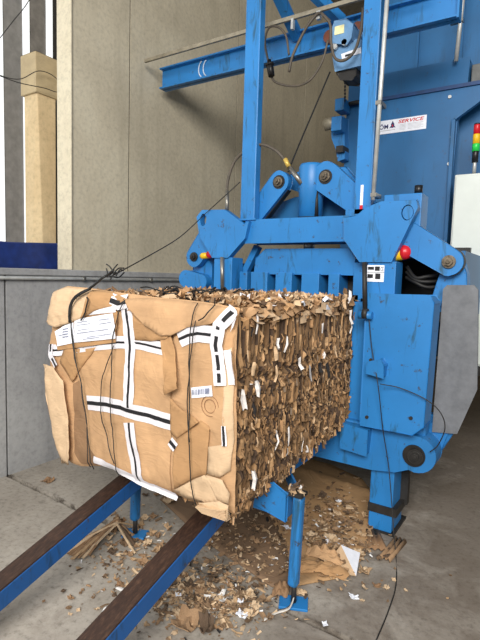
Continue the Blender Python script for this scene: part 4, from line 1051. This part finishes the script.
m.add([a, e, d, b], [(0, 1, 2, 3)], 0); m.add([b, d, c], [(0, 1, 2)], 1); m.add([V(Z(333, 556, .002)), e+V((0, 0, -.008)), a], [(0, 1, 2)], 0)
t = tag(center(m.build('folded_box_piece', [KRL, PAPER], solid=.004)), 'folded box piece with a white face at the edge of the tan sheet', 'cardboard piece')
# tape strip over the foot plate, lump caught beside it
p = [Z(264, 620, .006), Z(276, 613, .008), Z(288, 609, .02), Z(292, 603, .035), Z(294, 597, .045)]
m = MB()
for i, q in enumerate(spline(p, 4)):
    m.v += [q+V((-.008, .012, 0)), q+V((.006, -.010, .003))]
for i in range(len(m.v)//2-1): m.f.append([2*i, 2*i+1, 2*i+3, 2*i+2]); m.mi.append(0); m.sm.append(True)
tag(center(m.build('tape_strip', plain('dirty white tape', (206, 200, 192), .6), solid=.002)), 'dirty white tape strip lying over the foot plate of the right leg', 'tape')
crumple(281, 594, .04, .05, .08, KRB, 'paper_lump', 'brown crumpled lump against the foot of the right leg', 'paper', .3)
crumple(300, 594, .035, .02, .03, KRL, 'paper_lump', 'small pale lump on the foot plate of the right leg', 'paper', .3)
m = MB()
for k in range(16):
    flake(m, (-1.03+rnd.uniform(-.03, .03), 2.13+rnd.uniform(-.03, .03), .597+rnd.uniform(0, .02)), rnd.uniform(.02, .05), rnd.uniform(.012, .025), (rnd.uniform(-.6, .6), rnd.uniform(-.8, .2), 1), (rnd.uniform(-1, 1), rnd.uniform(-1, 1), 0), rnd.uniform(-.7, .7), rnd.randrange(6))
tag(center(m.build('cardboard_shreds', LIT)), 'clump of shreds caught on the cap of the right leg', 'cardboard shreds', kind='stuff')
for k, o in enumerate(PROTO):
    if k not in used: bpy.data.objects.remove(o)
for o in S.objects:
    if '_o' in o: del o['_o']

# ------------------------------------------------------------------ light: the open hall door behind the viewer, overcast sky
w = bpy.data.worlds.new('overcast sky'); S.world = w; w.use_nodes = True
bg = w.node_tree.nodes['Background']; bg.inputs[0].default_value = (.86, .93, 1.0, 1); bg.inputs[1].default_value = .36
def area(name, loc, target, sx, sy, power, col):
    l = bpy.data.lights.new(name, 'AREA'); l.shape = 'RECTANGLE'; l.size = sx; l.size_y = sy; l.energy = power; l.color = col
    o = bpy.data.objects.new(name, l); COL.objects.link(o); o.location = loc
    o.rotation_euler = (V(target)-V(loc)).to_track_quat('-Z', 'Y').to_euler(); return o
area('daylight_from_door', (1.2, -3.6, 4.6), (-1.7, 2.6, .9), 4, 3, 800, (1.0, .965, .91))
S.view_settings.view_transform = 'Standard'; S.view_settings.look = 'None'; S.view_settings.gamma = 1
S.view_settings.use_curve_mapping = False; S.view_settings.exposure = 0
